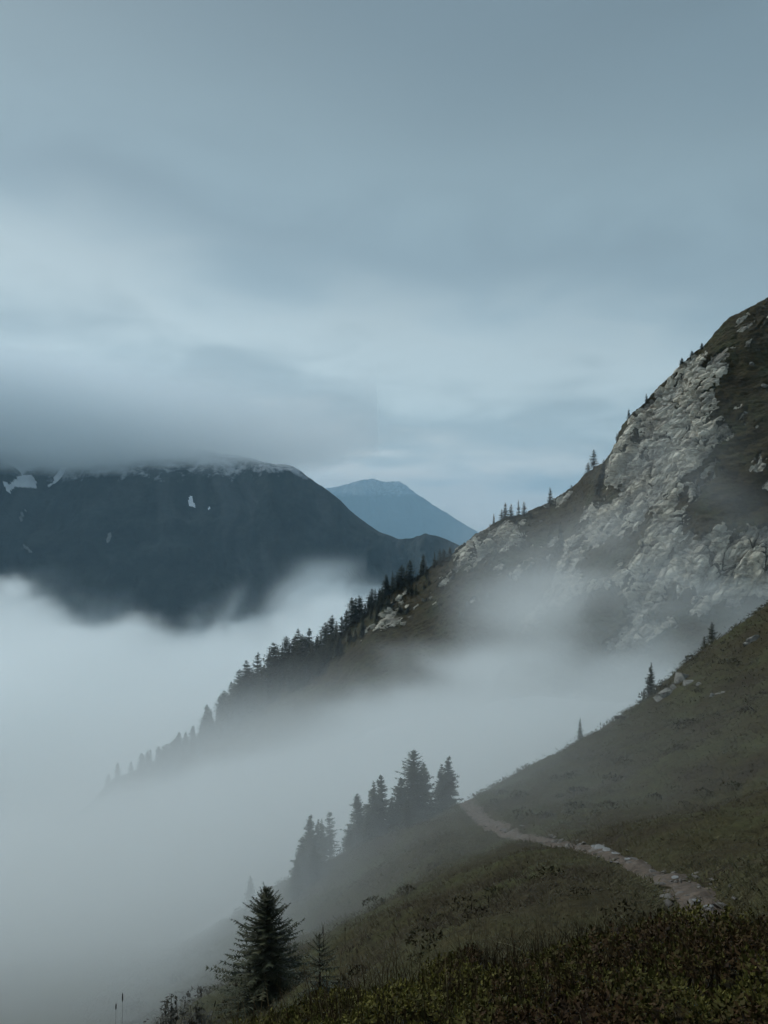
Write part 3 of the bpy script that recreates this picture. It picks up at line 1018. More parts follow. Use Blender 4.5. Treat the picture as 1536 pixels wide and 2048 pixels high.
# the spruce in front of the fog and its small neighbour
near = conifer(3.4, 1.5, 901, 42, 8, 14, 0.165, 0.02, 0.06, 0.26, True, 8, 0.95, 0.0)
plant_to(near, 535, 1772, 24, 3.4, 1.12, 0.4, 'dark bushy spruce standing alone in front of the fog at the foreground edge', 'spruces at the foreground edge')
small = conifer(1.4, 0.75, 905, 15, 6, 9, 0.085, 0.05, 0.22, 0.25, True, 6, 0.8)
plant_to(small, 640, 1868, 16.5, 1.4, 1.0, 1.4, 'small sparse young spruce right of the dark foreground spruce', 'spruces at the foreground edge')

CL = 'spruces on the slope beside the path'
mids = [conifer(8.0, R_, 920 + k, 30, 6, 7, 0.42, 0.05, th, 0.15, False, 6, sh) for k, (R_, th, sh) in enumerate(((1.5, .1, .8), (1.25, .18, .75), (1.9, .06, .72), (1.1, .25, .8), (1.6, .12, .85)))]
slim = conifer(8.0, 0.85, 940, 22, 5, 6, 0.34, 0.22, 0.35, 0.2, True, 6, 0.55)
for px, top, Y, mi, wid, lab in (
        (620, 1630, 52, 1, 1.0, 'leftmost tall spruce in the lower tree cluster beside the fog'),
        (634, 1640, 54, 3, 1.0, 'narrow spruce second from the left in the lower tree cluster'),
        (646, 1638, 55, 3, 0.9, 'narrow spruce between the cluster and the thin bare-stemmed spruce'),
        (661, 1622, 57, -1, 1.0, 'thin spruce with bare trunk showing, right end of the lower cluster'),
        (603, 1672, 50, 0, 1.0, 'shorter spruce at the foggy left foot of the lower cluster'),
        (592, 1716, 48, 4, 0.9, 'lowest spruce of the lower cluster, half lost in fog'),
        (628, 1690, 50, 2, 0.9, 'bushy spruce in front of the lower cluster'),
        (717, 1588, 57, 0, 1.1, 'spruce at the left shoulder of the larger tree cluster'),
        (698, 1648, 55, 4, 1.0, 'short spruce at the left foot of the larger tree cluster'),
        (742, 1563, 58, 3, 1.1, 'narrow spruce left of the second highest tip in the larger cluster'),
        (763, 1550, 59, 1, 1.0, 'slim spiky spruce left of the tallest spruce of the cluster'),
        (735, 1622, 55, 2, 0.8, 'bushy spruce low in the left part of the larger cluster'),
        (784, 1596, 58, 4, 1.0, 'spruce filling the gap left of the tallest cluster spruce'),
        (803, 1556, 59, 0, 1.2, 'spruce leaning on the left flank of the tallest cluster spruce'),
        (826, 1500, 60, 2, 1.05, 'tallest and broadest spruce of the cluster beside the path'),
        (849, 1526, 62, 1, 1.0, 'spruce on the right flank of the tallest cluster spruce'),
        (815, 1600, 56, 2, 0.9, 'low bushy spruce in front of the tallest cluster spruce'),
        (862, 1592, 61, 4, 0.8, 'short spruce between the tallest spruce and the pair by the path'),
        (880, 1530, 63, 3, 1.1, 'left one of the two spruces standing closest to the path'),
        (896, 1513, 63, 1, 1.1, 'right one of the two spruces standing closest to the path'),
        (500, 1752, 58, 1, 0.9, 'faint spruce in the fog behind the dark foreground spruce')):
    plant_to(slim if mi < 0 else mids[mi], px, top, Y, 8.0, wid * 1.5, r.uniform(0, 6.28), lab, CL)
SP = 'spruces along the near spur'
for px, top, Y, mi, wid, lab in (
        (1160, 1438, 79, 1, 1.0, 'faint slim spruce in the fog at the lowest part of the spur skyline'),
        (1300, 1326, 87, 3, 1.5, 'slim spruce on the spur skyline left of the pale outcrop'),
        (1313, 1368, 88, 2, 1.2, 'low bushy spruce at the foot of the slim spur spruce'),
        (1288, 1376, 86, 4, 1.2, 'low dark bush spruce left of the slim spur spruce'),
        (1424, 1245, 97, 2, 1.25, 'broad dark spruce high on the spur skyline'),
        (1408, 1272, 96, 4, 1.5, 'lower spruce leaning on the left of the broad spur spruce'),
        (1512, 1222, 101, 2, 1.3, 'dark bushy spruce near the right edge of the spur skyline'),
        (1533, 1228, 102, 4, 1.6, 'dark bushy spruce cut by the right edge of the picture')):
    plant_to(mids[mi], px, top, Y, 8.0, wid, r.uniform(0, 6.28), lab, SP)

# spruces on the rocky ridge
fars = [conifer(10.0, R_ * 1.25, 960 + k, 19, 7, 4, 1.0, 0.08, th, 0.1, False, 5, sh) for k, (R_, th, sh) in
        enumerate(((1.7, .1, .8), (1.4, .15, .7), (2.1, .08, .8), (1.9, .12, .65), (1.5, .2, .9), (2.3, .1, .7), (1.2, .1, .8)))]


def ridge_tree(px, base_py, h_px, lab, group, wid=None, k=None):
    p = on_ridge(px, base_py)
    h = h_px / FP * p[1]
    s = h / 10.0
    k = int(r.integers(0, len(fars))) if k is None else k
    w = (wid or r.uniform(0.9, 1.75)) * s
    plant(fars[k], p - np.array([0, 0, 0.5]), (w, w, s), r.uniform(0, 6.28), lab, 'tree', group)


UP = 'spruces scattered on the upper ridge'
for px, py, h, w, lab in (
        (1404, 700, 13, 1.5, 'tiny shrubby spruce highest on the ridge skyline'),
        (1384, 722, 12, 1.8, 'tiny bushy spruce at the top of the pale cliff'),
        (1364, 742, 14, 2.0, 'low bushy spruce on the cliff edge, third from the top'),
        (1293, 806, 16, 1.4, 'small spruce on the cliff skyline halfway up'),
        (1257, 854, 19, 1.3, 'small lone spruce leaning out from the cliff skyline'),
        (1232, 900, 16, 1.3, 'small faint spruce at the notch under the cliff skyline'),
        (1188, 952, 38, 1.2, 'tall spruce standing left of the notch below the cliff'),
        (1176, 960, 22, 1.3, 'short spruce at the foot of the tall notch spruce'),
        (1208, 955, 38, 1.5, 'dark broad spruce in the notch below the cliff'),
        (1201, 968, 26, 1.9, 'low dark spruce in front of the notch spruces'),
        (1196, 988, 24, 2.0, 'dark dwarf spruce in the gully head under the notch'),
        (1143, 976, 9, 1.6, 'tiny spruce on the grassy skyline left of the notch'),
        (1100, 1002, 30, 1.1, 'lone spruce beside the pale rocks on the middle skyline'),
        (1048, 1030, 28, 1.1, 'rightmost spruce of the row above the pale crag'),
        (1037, 1034, 32, 0.9, 'slender spruce, second from the right in the row above the crag'),
        (1022, 1042, 28, 1.2, 'spruce in the middle of the row above the crag'),
        (1011, 1050, 34, 1.3, 'broad dark spruce, fourth from the right above the crag'),
        (1004, 1052, 24, 1.2, 'short spruce left of the broad one above the crag'),
        (988, 1050, 22, 0.9, 'slim spruce at the left end of the row above the crag'),
        (980, 1052, 9, 1.5, 'tiny spruce leftmost above the crag'),
        (1122, 1100, 58, 0.9, 'tall dark spruce against the left foot of the main cliff'),
        (1112, 1112, 40, 1.1, 'dark spruce just left of the tall one under the main cliff'),
        (1085, 1155, 36, 1.1, 'hazy spruce in the gully left of the pale cliff'),
        (1070, 1168, 34, 1.1, 'hazy spruce lower in the gully left of the pale cliff'),
        (1098, 1140, 30, 1.1, 'hazy spruce higher in the gully left of the pale cliff'),
        (1043, 1208, 30, 1.3, 'dark spruce at the lower end of the pale cliff'),
        (1015, 1262, 42, 0.9, 'slim spruce at the lowest tip of the pale cliff above fog'),
        (1042, 1095, 16, 1.4, 'small spruce on the grass below the right end of the crag')):
    ridge_tree(px, skyline(px) + 2 if py < crest_py(px) + 14 else py, h, lab, UP, w)
LOWL = ((0, 365, "fog-veiled spruces at the ridge's low left end"),
        (365, 455, 'hazy ridge spruces where the fog thins'),
        (455, 530, 'tall ridge spruces just above the fog'),
        (530, 610, 'tallest dense stand of dark ridge spruces'),
        (610, 690, 'dark spruces right of the tallest ridge stand'),
        (690, 760, "dark spruces left of the ridge's lowest pale rock"),
        (760, 840, "small spruces above the ridge's lowest pale rock"),
        (840, 920, 'small spruces just left of the ridge crag'))
ORD = ['leftmost', 'second from left', 'third from left', 'fourth from left', 'fifth from left', 'sixth from left', 'seventh from left', 'eighth from left', 'ninth from left', 'tenth from left',
       'eleventh from left', 'twelfth from left', 'thirteenth from left']


def low_label(px, below):
    for a, b, t in LOWL:
        if a <= px < b:
            if below:
                return 'spruce below the skyline among the ' + t, 'spruces below the skyline: ' + t
            rank = sorted(k[0] for k in named if a <= k[0] < b).index(px)
            return ORD[rank] + ' skyline tree of the ' + t, 'spruces on the skyline: ' + t


named = [(900, 20), (889, 16), (880, 22), (868, 26), (851, 32), (843, 26), (822, 36), (813, 24), (804, 30), (795, 28), (785, 36), (776, 32), (771, 30), (752, 22), (745, 26), (738, 24), (728, 20), (722, 40), (705, 46),
         (712, 34), (694, 30), (681, 34), (672, 24), (664, 36), (651, 36), (643, 32), (634, 30), (620, 42), (611, 36), (604, 56), (595, 64), (588, 48), (574, 52), (567, 46), (556, 44), (546, 56), (539, 44), (530, 40),
         (513, 58), (506, 38), (494, 62), (488, 46), (478, 54), (470, 44), (463, 42), (448, 38), (440, 34), (413, 50), (421, 36), (404, 32), (386, 32), (372, 34), (356, 34), (345, 30), (316, 34), (302, 32), (296, 36), (282, 34), (262, 28), (236, 30), (215, 26)]
for px, h in named:
    lab, g = low_label(px, False)
    ridge_tree(px + r.normal(), skyline(px) + r.uniform(2, 8), (h * 1.12 * r.uniform(0.85, 1.2) + 6) * (0.78 if px < 430 else 1.0), lab, g)
for k in range(150):
    px = float(r.choice([r.uniform(300, 460), r.uniform(440, 640), r.uniform(440, 640), r.uniform(560, 780), r.uniform(620, 780), r.uniform(740, 895)]))
    dep = float(np.interp(px, [250, 600, 760, 890], [50, 50, 40, 28])) * r.random() ** 1.5 + 3
    py = crest_py(px) + dep
    i = int(np.argmin((RPX - px) ** 2 + (RPY - py) ** 2 + np.where(_front, 0, 1e6)))
    if RROCK[i] > 0.4:
        continue
    lab, g = low_label(px, True)
    ridge_tree(px, py, float(np.interp(px, [250, 520, 640, 760, 890], [34, 46, 38, 26, 18])) * r.uniform(0.65, 1.15), lab, g)


for k in range(26):
    px = float(r.uniform(790, 1180))
    py = skyline(px) + float(r.uniform(10, 150 if px > 900 else 70))
    i = int(np.argmin((RPX - px) ** 2 + (RPY - py) ** 2 + np.where(_front, 0, 1e6)))
    if RROCK[i] > 0.6 or py > 1240:
        continue
    ridge_tree(px, py, float(r.uniform(7, 15)), 'tiny dwarf spruce dotting the grassy face between the crag and the main cliff', 'dwarf spruces on the grassy ridge face', float(r.uniform(1.4, 2.6)))


# ------------------------------------------------------------------ leafy bush at the lower left
def leafy(n_br, Hh, seed, leaf, spread):
    r = np.random.default_rng(seed)
    V, T, tint, BV, BF = [], [], [], [], []
    for b in range(n_br):
        a = r.uniform(0, 6.28)
        out = r.uniform(0.1, 1.0) * spread
        hh = Hh * r.uniform(0.65, 1.05) * (1 - 0.35 * (out / spread) ** 2)
        p0 = np.array([math.cos(a) * 0.08, math.sin(a) * 0.08, -0.2])
        p1 = np.array([math.cos(a) * out * 0.6, math.sin(a) * out * 0.6, hh * 0.75])
        p2 = np.array([math.cos(a) * out * 1.15, math.sin(a) * out * 1.15, hh])
        n0 = len(BV)
        ts = np.linspace(0, 1, 7)
        pts = [(1 - t) ** 2 * p0 + 2 * t * (1 - t) * p1 + t * t * p2 for t in ts]
        for j, q in enumerate(pts):
            w = 0.010 * (1 - j / 7) + 0.003
            for c in range(3):
                BV.append((q[0] + math.cos(c * 2.1) * w, q[1] + math.sin(c * 2.1) * w, q[2]))
        for j in range(6):
            for c in range(3):
                x, y = n0 + j * 3 + c, n0 + j * 3 + (c + 1) % 3
                BF.append((x, y, y + 3, x + 3))
        for j in range(34):
            t = r.uniform(0.25, 1.0)
            q = (1 - t) ** 2 * p0 + 2 * t * (1 - t) * p1 + t * t * p2 + r.normal(0, 0.05, 3)
            d = r.normal(size=3) * np.array([1, 1, 0.5]) - np.array([0, 0, 0.25])
            d /= np.linalg.norm(d)
            s = np.cross(d, [0, 0, 1.0])
            s /= np.linalg.norm(s) + 1e-6
            l = leaf * r.uniform(0.7, 1.3)
            n0 = len(V)
            V += [q, q + d * l * .5 + s * l * .28, q + d * l, q + d * l * .5 - s * l * .28]
            T.append((n0, n0 + 1, n0 + 2, n0 + 3))
            tint += [r.uniform(0.0, 0.5)] * 4
    a = new_mesh('stems', np.array(BV), np.array(BF))
    a.materials.append(M_BARK)
    b = new_mesh('leaves', np.array(V), np.array(T), {'tint': np.array(tint)})
    b.materials.append(M_BUSH)
    return a, b


def bush(px, top, Y, n_br, spread, seed, lab):
    g = ground(px, Y)
    h = (1024 - top) / FP * Y - g[2]
    a, b = leafy(n_br, h, seed, 0.085, spread)
    e = obj('leafy_bush', None, None, None, g, (0, 0, 0))
    tag(e, lab, 'bush', 'leafy bushes at the lower left')
    obj('stems', a, None, e)
    obj('leaves', b, None, e)


bush(340, 2000, 13.5, 46, 0.55, 31, 'dark leafy bush at the bottom edge left of the foreground spruce')
bush(392, 2012, 14.0, 26, 0.40, 32, 'smaller leafy bush between the dark bush and the foreground spruce')


# ------------------------------------------------------------------ ground cover
def visible_points(n, a0, a1, r0, r1, rg, power=1.0):
    a = np.radians(rg.uniform(a0, a1, n))
    rr = (r0 ** power + (r1 ** power - r0 ** power) * rg.random(n)) ** (1 / power)
    return rr * np.sin(a), rr * np.cos(a), rr


def build_shrubs():
    rg = np.random.default_rng(77)
    n = 15000
    x, y, rr = visible_points(n, -16, 33, 2.3, 9.6, rg, 1.0)
    p = np.stack([x, y, np.zeros(n)], 1)
    mound = fbm(p / 0.55, 3, 701)
    keep = (mound > -0.42) & (path_dist(x, y) > 0.75)
    x, y, rr, mound, p = x[keep], y[keep], rr[keep], mound[keep], p[keep]
    n = len(x)
    z = height(x, y) + 0.02 + 0.30 * smooth(-0.45, 0.6, mound) * (1 - 0.45 * smooth(6.5, 9.5, rr)) + rg.normal(0, 0.022, n)
    nl = 15
    tone = np.clip(0.53 + 0.62 * fbm(p / 0.9, 3, 711) + rg.normal(0, 0.12, n), 0, 1)
    base = np.stack([x, y, z], 1)
    up = np.stack([rg.normal(0, 0.35, n), rg.normal(-0.08, 0.35, n), np.ones(n)], 1)
    up /= np.linalg.norm(up, axis=1, keepdims=True)
    e1 = np.cross(up, np.array([1.0, 0.2, 0]))
    e1 /= np.linalg.norm(e1, axis=1, keepdims=True)
    e2 = np.cross(up, e1)
    V, tint = [], []
    for k in range(nl):
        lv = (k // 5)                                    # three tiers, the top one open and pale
        a = k * 2.399 + rg.uniform(0, 1, n)
        el = np.radians(np.array([5, 28, 58])[lv] + rg.normal(0, 14, n))
        l = np.array([0.034, 0.030, 0.022])[lv] * rg.uniform(0.75, 1.3, n) * (1 + rr * 0.03)
        d = (np.cos(a) * np.cos(el))[:, None] * e1 + (np.sin(a) * np.cos(el))[:, None] * e2 + np.sin(el)[:, None] * up
        sd = (-np.sin(a))[:, None] * e1 + np.cos(a)[:, None] * e2
        q = base + up * (np.array([-0.055, -0.02, 0.012])[lv] + rg.normal(0, 0.008, n))[:, None]
        nrm = np.cross(sd, d)
        w = 0.24
        L = l[:, None]
        V.append(np.stack([q, q + d * L * .55 + sd * L * w + nrm * L * .06, q + d * L - nrm * L * 0.08, q + d * L * .55 - sd * L * w + nrm * L * .06], 1))
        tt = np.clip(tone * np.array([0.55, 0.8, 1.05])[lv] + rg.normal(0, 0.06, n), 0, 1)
        tint.append(np.repeat(tt[:, None], 4, 1))
    V = np.concatenate(V).reshape(-1, 3)
    F = np.arange(len(V)).reshape(-1, 4)
    me = new_mesh('dwarf_shrubs', V, F, {'tint': np.concatenate(tint).ravel()})
    tag(obj('dwarf_shrubs', me, M_SHRUB), 'low olive green dwarf shrubs covering the foreground bank', 'shrubs', kind='stuff')


def build_dry_grass():
    rg = np.random.default_rng(81)
    n = 5200
    x, y, rr = visible_points(n, -17, 33, 4.2, 11.5, rg, 1.2)
    p = np.stack([x, y, np.zeros(n)], 1)
    keep = (fbm(p / 1.1, 3, 731) > -0.05) & (path_dist(x, y) > 0.4)
    x, y, rr = x[keep], y[keep], rr[keep]
    n = len(x)
    z = height(x, y)
    l = rg.uniform(0.22, 0.55, n)
    a = rg.uniform(0, 6.28, n)
    lean = l * rg.uniform(0.1, 0.6, n)
    w = rg.uniform(0.0016, 0.0032, n)
    sd = np.stack([w, w * 0.2, np.zeros(n)], 1)
    b = np.stack([x, y, z], 1)
    m = b + np.stack([np.cos(a) * lean * .35, np.sin(a) * lean * .35, l * .6], 1)
    t = b + np.stack([np.cos(a) * lean, np.sin(a) * lean, l * .95], 1)
    V = np.concatenate([np.stack([b - sd, b + sd, m + sd * .8, m - sd * .8], 1), np.stack([m - sd * .8, m + sd * .8, t + sd * .15, t - sd * .15], 1)]).reshape(-1, 3)
    tone = np.clip(rg.normal(0.35, 0.25, n), 0, 1)
    me = new_mesh('dry_grass', V, np.arange(len(V)).reshape(-1, 4), {'tint': np.tile(np.repeat(tone, 4), 2)})
    tag(obj('dry_grass', me, M_DRY), 'thin reddish brown dry grass between the foreground shrubs', 'grass', kind='stuff')


def build_turf():
    rg = np.random.default_rng(78)
    n = 62000
    x, y, rr = visible_points(n, -20, 36, 7.0, 112.0, rg, 0.5)
    keep = path_dist(x, y) > np.interp(rr, [8, 20, 60], [0.36, 0.42, 0.52]) + rg.normal(0, 0.14, n)
    x, y, rr = x[keep], y[keep], rr[keep]
    n = len(x)
    p = np.stack([x, y, np.zeros(n)], 1)
    z = height(x, y)
    clump = fbm(p / 3.0, 4, 801)
    tone = np.clip(0.45 + 0.6 * clump + rg.normal(0, 0.14, n), 0, 1)
    hgt = np.interp(rr, [7, 10, 25, 62, 112], [0.15, 0.08, 0.07, 0.11, 0.2]) * (0.7 + 0.5 * smooth(-0.3, 0.4, fbm(p / 1.7, 3, 811)))
    V, tint = [], []
    for k in range(6):
        a = rg.uniform(0, 6.28, n)
        l = hgt * rg.uniform(0.5, 1.2, n)
        out = l * rg.uniform(1.0, 2.6, n)
        w = l * 0.10 + rr * 0.0005
        bx, by = x + rg.normal(0, 0.06, n) * (1 + rr / 25), y + rg.normal(0, 0.06, n) * (1 + rr / 25)
        b = np.stack([bx, by, z - 0.04], 1)
        sd = np.stack([-np.sin(a) * w, np.cos(a) * w, np.zeros(n)], 1)
        tip = b + np.stack([np.cos(a) * out, np.sin(a) * out - 0.05 * l, l], 1)
        V.append(np.stack([b - sd, b + sd, tip], 1))
        tint.append(np.stack([tone * .9, tone * .9, np.clip(tone + 0.05, 0, 1)], 1))
    V = np.concatenate(V).reshape(-1, 3)
    me = new_mesh('turf', V, np.arange(len(V)).reshape(-1, 3), {'tint': np.concatenate(tint).ravel()})
    tag(obj('turf', me, M_TURF), 'rough brownish green turf growing over the near hillside', 'grass', kind='stuff')
    # cushions of heath between the grass
    m = 420
    x, y, rr = visible_points(m, -18, 36, 9.0, 95.0, rg, 0.6)
    p = np.stack([x, y, np.zeros(m)], 1)
    keep = (fbm(p / 5.0, 3, 821) > 0.02) & (path_dist(x, y) > 1.0)
    x, y, rr = x[keep], y[keep], rr[keep]
    m = len(x)
    z = height(x, y)
    R = np.interp(rr, [9, 30, 95], [0.22, 0.4, 0.8]) * rg.uniform(0.6, 1.5, m)
    V, tint = [], []
    tone = rg.uniform(0.1, 0.6, m)
    for k in range(120):
        a = rg.uniform(0, 6.28, m)
        u = np.sqrt(rg.random(m))
        hh = np.sqrt(np.clip(1 - u * u, 0, 1)) * rg.uniform(0.5, 1.0, m) * 0.6
        c = np.stack([x + np.cos(a) * u * R, y + np.sin(a) * u * R, z + hh * R], 1)
        l = R * rg.uniform(0.10, 0.2, m)
        d = rg.normal(size=(m, 3)) + np.array([0, 0, 0.6])
        d /= np.linalg.norm(d, axis=1, keepdims=True)
        s = np.cross(d, rg.normal(size=(m, 3)))
        s /= np.linalg.norm(s, axis=1, keepdims=True)
        L = l[:, None]
        V.append(np.stack([c - s * L * .4, c + s * L * .4, c + d * L * 1.3], 1))
        tt = np.clip(tone + rg.normal(0, 0.08, m), 0, 1)
        tint.append(np.repeat(tt[:, None], 3, 1))
    V = np.concatenate(V).reshape(-1, 3)
    me = new_mesh('heath', V, np.arange(len(V)).reshape(-1, 3), {'tint': np.concatenate(tint).ravel()})
    tag(obj('heath', me, M_TURF), 'dark cushions of heath scattered over the hillside turf', 'heath', kind='stuff')


build_shrubs()
build_dry_grass()
build_turf()


# ------------------------------------------------------------------ single grass stalks in the foreground
def tube(pts, rad, sides=5):
    pts = np.asarray(pts, float)
    n = len(pts)
    V = []
    T = np.gradient(pts, axis=0)
    for i in range(n):
        t = T[i] / (np.linalg.norm(T[i]) + 1e-9)
        a = np.cross(t, [0.3, 1, 0.1])
        a /= np.linalg.norm(a)
        b = np.cross(t, a)
        for k in range(sides):
            c = 2 * math.pi * k / sides
            V.append(pts[i] + (a * math.cos(c) + b * math.sin(c)) * rad[i])
    F = [(i * sides + k, i * sides + (k + 1) % sides, (i + 1) * sides + (k + 1) % sides, (i + 1) * sides + k) for i in range(n - 1) for k in range(sides)]
    return np.array(V), np.array(F)


def stalk(tip, base_px, Y, bend, head, mat_stem, lab, group, stem_r=0.0016, head_r=0.006):
    t = at(tip[0], tip[1], Y)
    g = ground(base_px, Y + 0.05)
    mid = (t + g) / 2 + np.array([bend, 0, 0.12 * abs(bend) + 0.1])
    s = np.linspace(0, 1, 14)[:, None]
    c = (1 - s) ** 2 * g + 2 * s * (1 - s) * mid + s ** 2 * t
    e = obj('grass_stalk', None, None, None, g)
    tag(e, lab, 'grass stalk', group)
    V, F = tube(c - g, np.linspace(stem_r * 1.3, stem_r * 0.7, 14))
    obj('stem', new_mesh('stem', V, F), mat_stem, e)
    if head:
        k = s[:, 0]
        i0 = 1 - head / max(0.2, np.linalg.norm(t - g))
        ss = np.linspace(max(i0, 0.3), 1.0, 9)[:, None]
        h = (1 - ss) ** 2 * g + 2 * ss * (1 - ss) * mid + ss ** 2 * t
        V, F = tube(h - g, head_r * np.array([0.3, .8, 1, .9, 1, .8, .85, .5, .1]), 6)
        obj('seed_head', new_mesh('seed_head', V, F), M_SEED, e)


DK = 'dark seed heads against the fog'
for tip, bx, Y, bend, hd, lab in (
        ((944, 1800), 925, 6.4, 0.02, 0.11, 'tallest left grass stalk with dark seed head against the pale slope'),
        ((936, 1826), 930, 6.3, 0.0, 0.06, 'short dark seed head just below the tallest left one'),
        ((960, 1806), 948, 6.5, 0.03, 0.06, 'dark seed head with hooked tip in the middle of the group on the slope'),
        ((977, 1790), 972, 6.6, 0.02, 0.09, 'highest dark seed head of the group on the pale slope'),
        ((972, 1812), 968, 6.4, 0.0, 0.04, 'small dark seed head under the highest of the group'),
        ((992, 1806), 1000, 6.5, -0.02, 0.05, 'rightmost faint dark seed head of the group on the slope'),
        ((646, 1850), 668, 5.6, -0.04, 0.10, 'slanting dark seed head above the small young spruce'),
        ((700, 1893), 690, 5.5, 0.01, 0.06, 'left one of the three short dark seed heads right of the small spruce'),
        ((706, 1890), 702, 5.6, 0.0, 0.04, 'middle one of the three short dark seed heads right of the small spruce'),
        ((714, 1898), 715, 5.5, 0.0, 0.05, 'right one of the three short dark seed heads right of the small spruce'),
        ((690, 1856), 705, 5.7, -0.02, 0.03, 'faint seed head above the three short dark ones'),
        ((245, 1985), 232, 4.6, 0.02, 0.07, 'taller dark seed head standing in the fog at the lower left'),
        ((232, 2006), 228, 4.5, 0.0, 0.05, 'lower dark seed head at the lower left'),
        ((402, 1978), 398, 4.6, 0.01, 0.07, 'upright dark seed head above the smaller leafy bush'),
        ((392, 2008), 380, 4.6, 0.02, 0.08, 'thick dark seed head in front of the smaller leafy bush'),
        ((432, 2000), 405, 4.6, -0.02, 0.06, 'grass stalk bending right over the smaller leafy bush')):
    stalk(tip, bx, Y, bend, hd, M_DARKSTEM, lab, DK, 0.0009, 0.0042)
PL = 'pale dry grass stalks'
for tip, bx, Y, bend, lab in (
        ((992, 1884), 1058, 5.6, 0.20, 'long pale stalk arching left over the middle of the shrub bank'),
        ((1405, 1905), 1409, 4.6, 0.01, 'straight pale stalk upright in the shrubs at the lower right'),
        ((1420, 1822), 1424, 7.6, 0.0, 'short pale stalk at the near end of the path'),
        ((1432, 1830), 1437, 7.5, 0.01, 'very short pale stalk right of the one at the path end'),
        ((1470, 1828), 1515, 6.5, 0.10, 'pale stalk arching left at the right edge above the shrubs'),
        ((1196, 1812), 1184, 7.4, 0.0, 'thin pale stalk standing alone before the middle slope'),
        ((1212, 1842), 1196, 6.8, 0.01, 'thin slanting stalk right of the lone thin stalk'),
        ((675, 1985), 690, 4.8, -0.02, 'short pale stalk low on the left of the shrub bank'),
        ((742, 1932), 775, 5.4, -0.02, 'slanting reddish stalk on the left of the shrub bank'),
        ((604, 2036), 614, 4.5, 0.0, 'tiny pale stalk at the lower left tip of the shrub bank'),
        ((1160, 2030), 1180, 3.6, -0.01, 'pale stalk at the bottom edge in the middle of the shrubs'),
        ((1248, 2032), 1285, 3.6, 0.05, 'faint arching stalk at the bottom edge right of the middle'),
        ((838, 1925), 832, 5.9, 0.0, 'thin upright stalk on the upper left of the shrub bank'),
        ((1310, 1838), 1300, 7.2, 0.02, 'thin pale stalk beside the dark bank left of the path end')):
    stalk(tip, bx, Y, bend, 0, M_STRAW, lab, PL, 0.0022)


# ------------------------------------------------------------------ air: haze and fog
def volume_mat(name, color, density, aniso=0.0, attr_name=None):
    m = bpy.data.materials.new(name)
    m.use_nodes = True
    nt = m.node_tree
    nt.nodes.clear()
    out = nd(nt, 'ShaderNodeOutputMaterial')
    v = nd(nt, 'ShaderNodeVolumePrincipled')
    v.inputs['Color'].default_value = (*color, 1)
    v.inputs['Density'].default_value = density
    v.inputs['Anisotropy'].default_value = aniso
    v.inputs['Density Attribute'].default_value = attr_name or ''
    nt.links.new(v.outputs[0], out.inputs['Volume'])
    return m


def haze_box(lo, hi, mat):
    x0, y0, z0 = lo
    x1, y1, z1 = hi
    v = [(x0, y0, z0), (x1, y0, z0), (x1, y1, z0), (x0, y1, z0), (x0, y0, z1), (x1, y0, z1), (x1, y1, z1), (x0, y1, z1)]
    f = [(0, 3, 2, 1), (4, 5, 6, 7), (0, 1, 5, 4), (1, 2, 6, 5), (2, 3, 7, 6), (3, 0, 4, 7)]
    me = new_mesh('haze', v, f)
    tag(obj('haze', me, mat), 'thin blue haze filling the air of the whole valley', 'haze', kind='stuff')


M_HAZE = volume_mat('haze_air', HAZE_COL if 'HAZE_COL' in globals() else (0.54, 0.81, 1.0), 0.000066)
haze_box((-9000, -4000, -721), (9000, 21500, 800), M_HAZE)


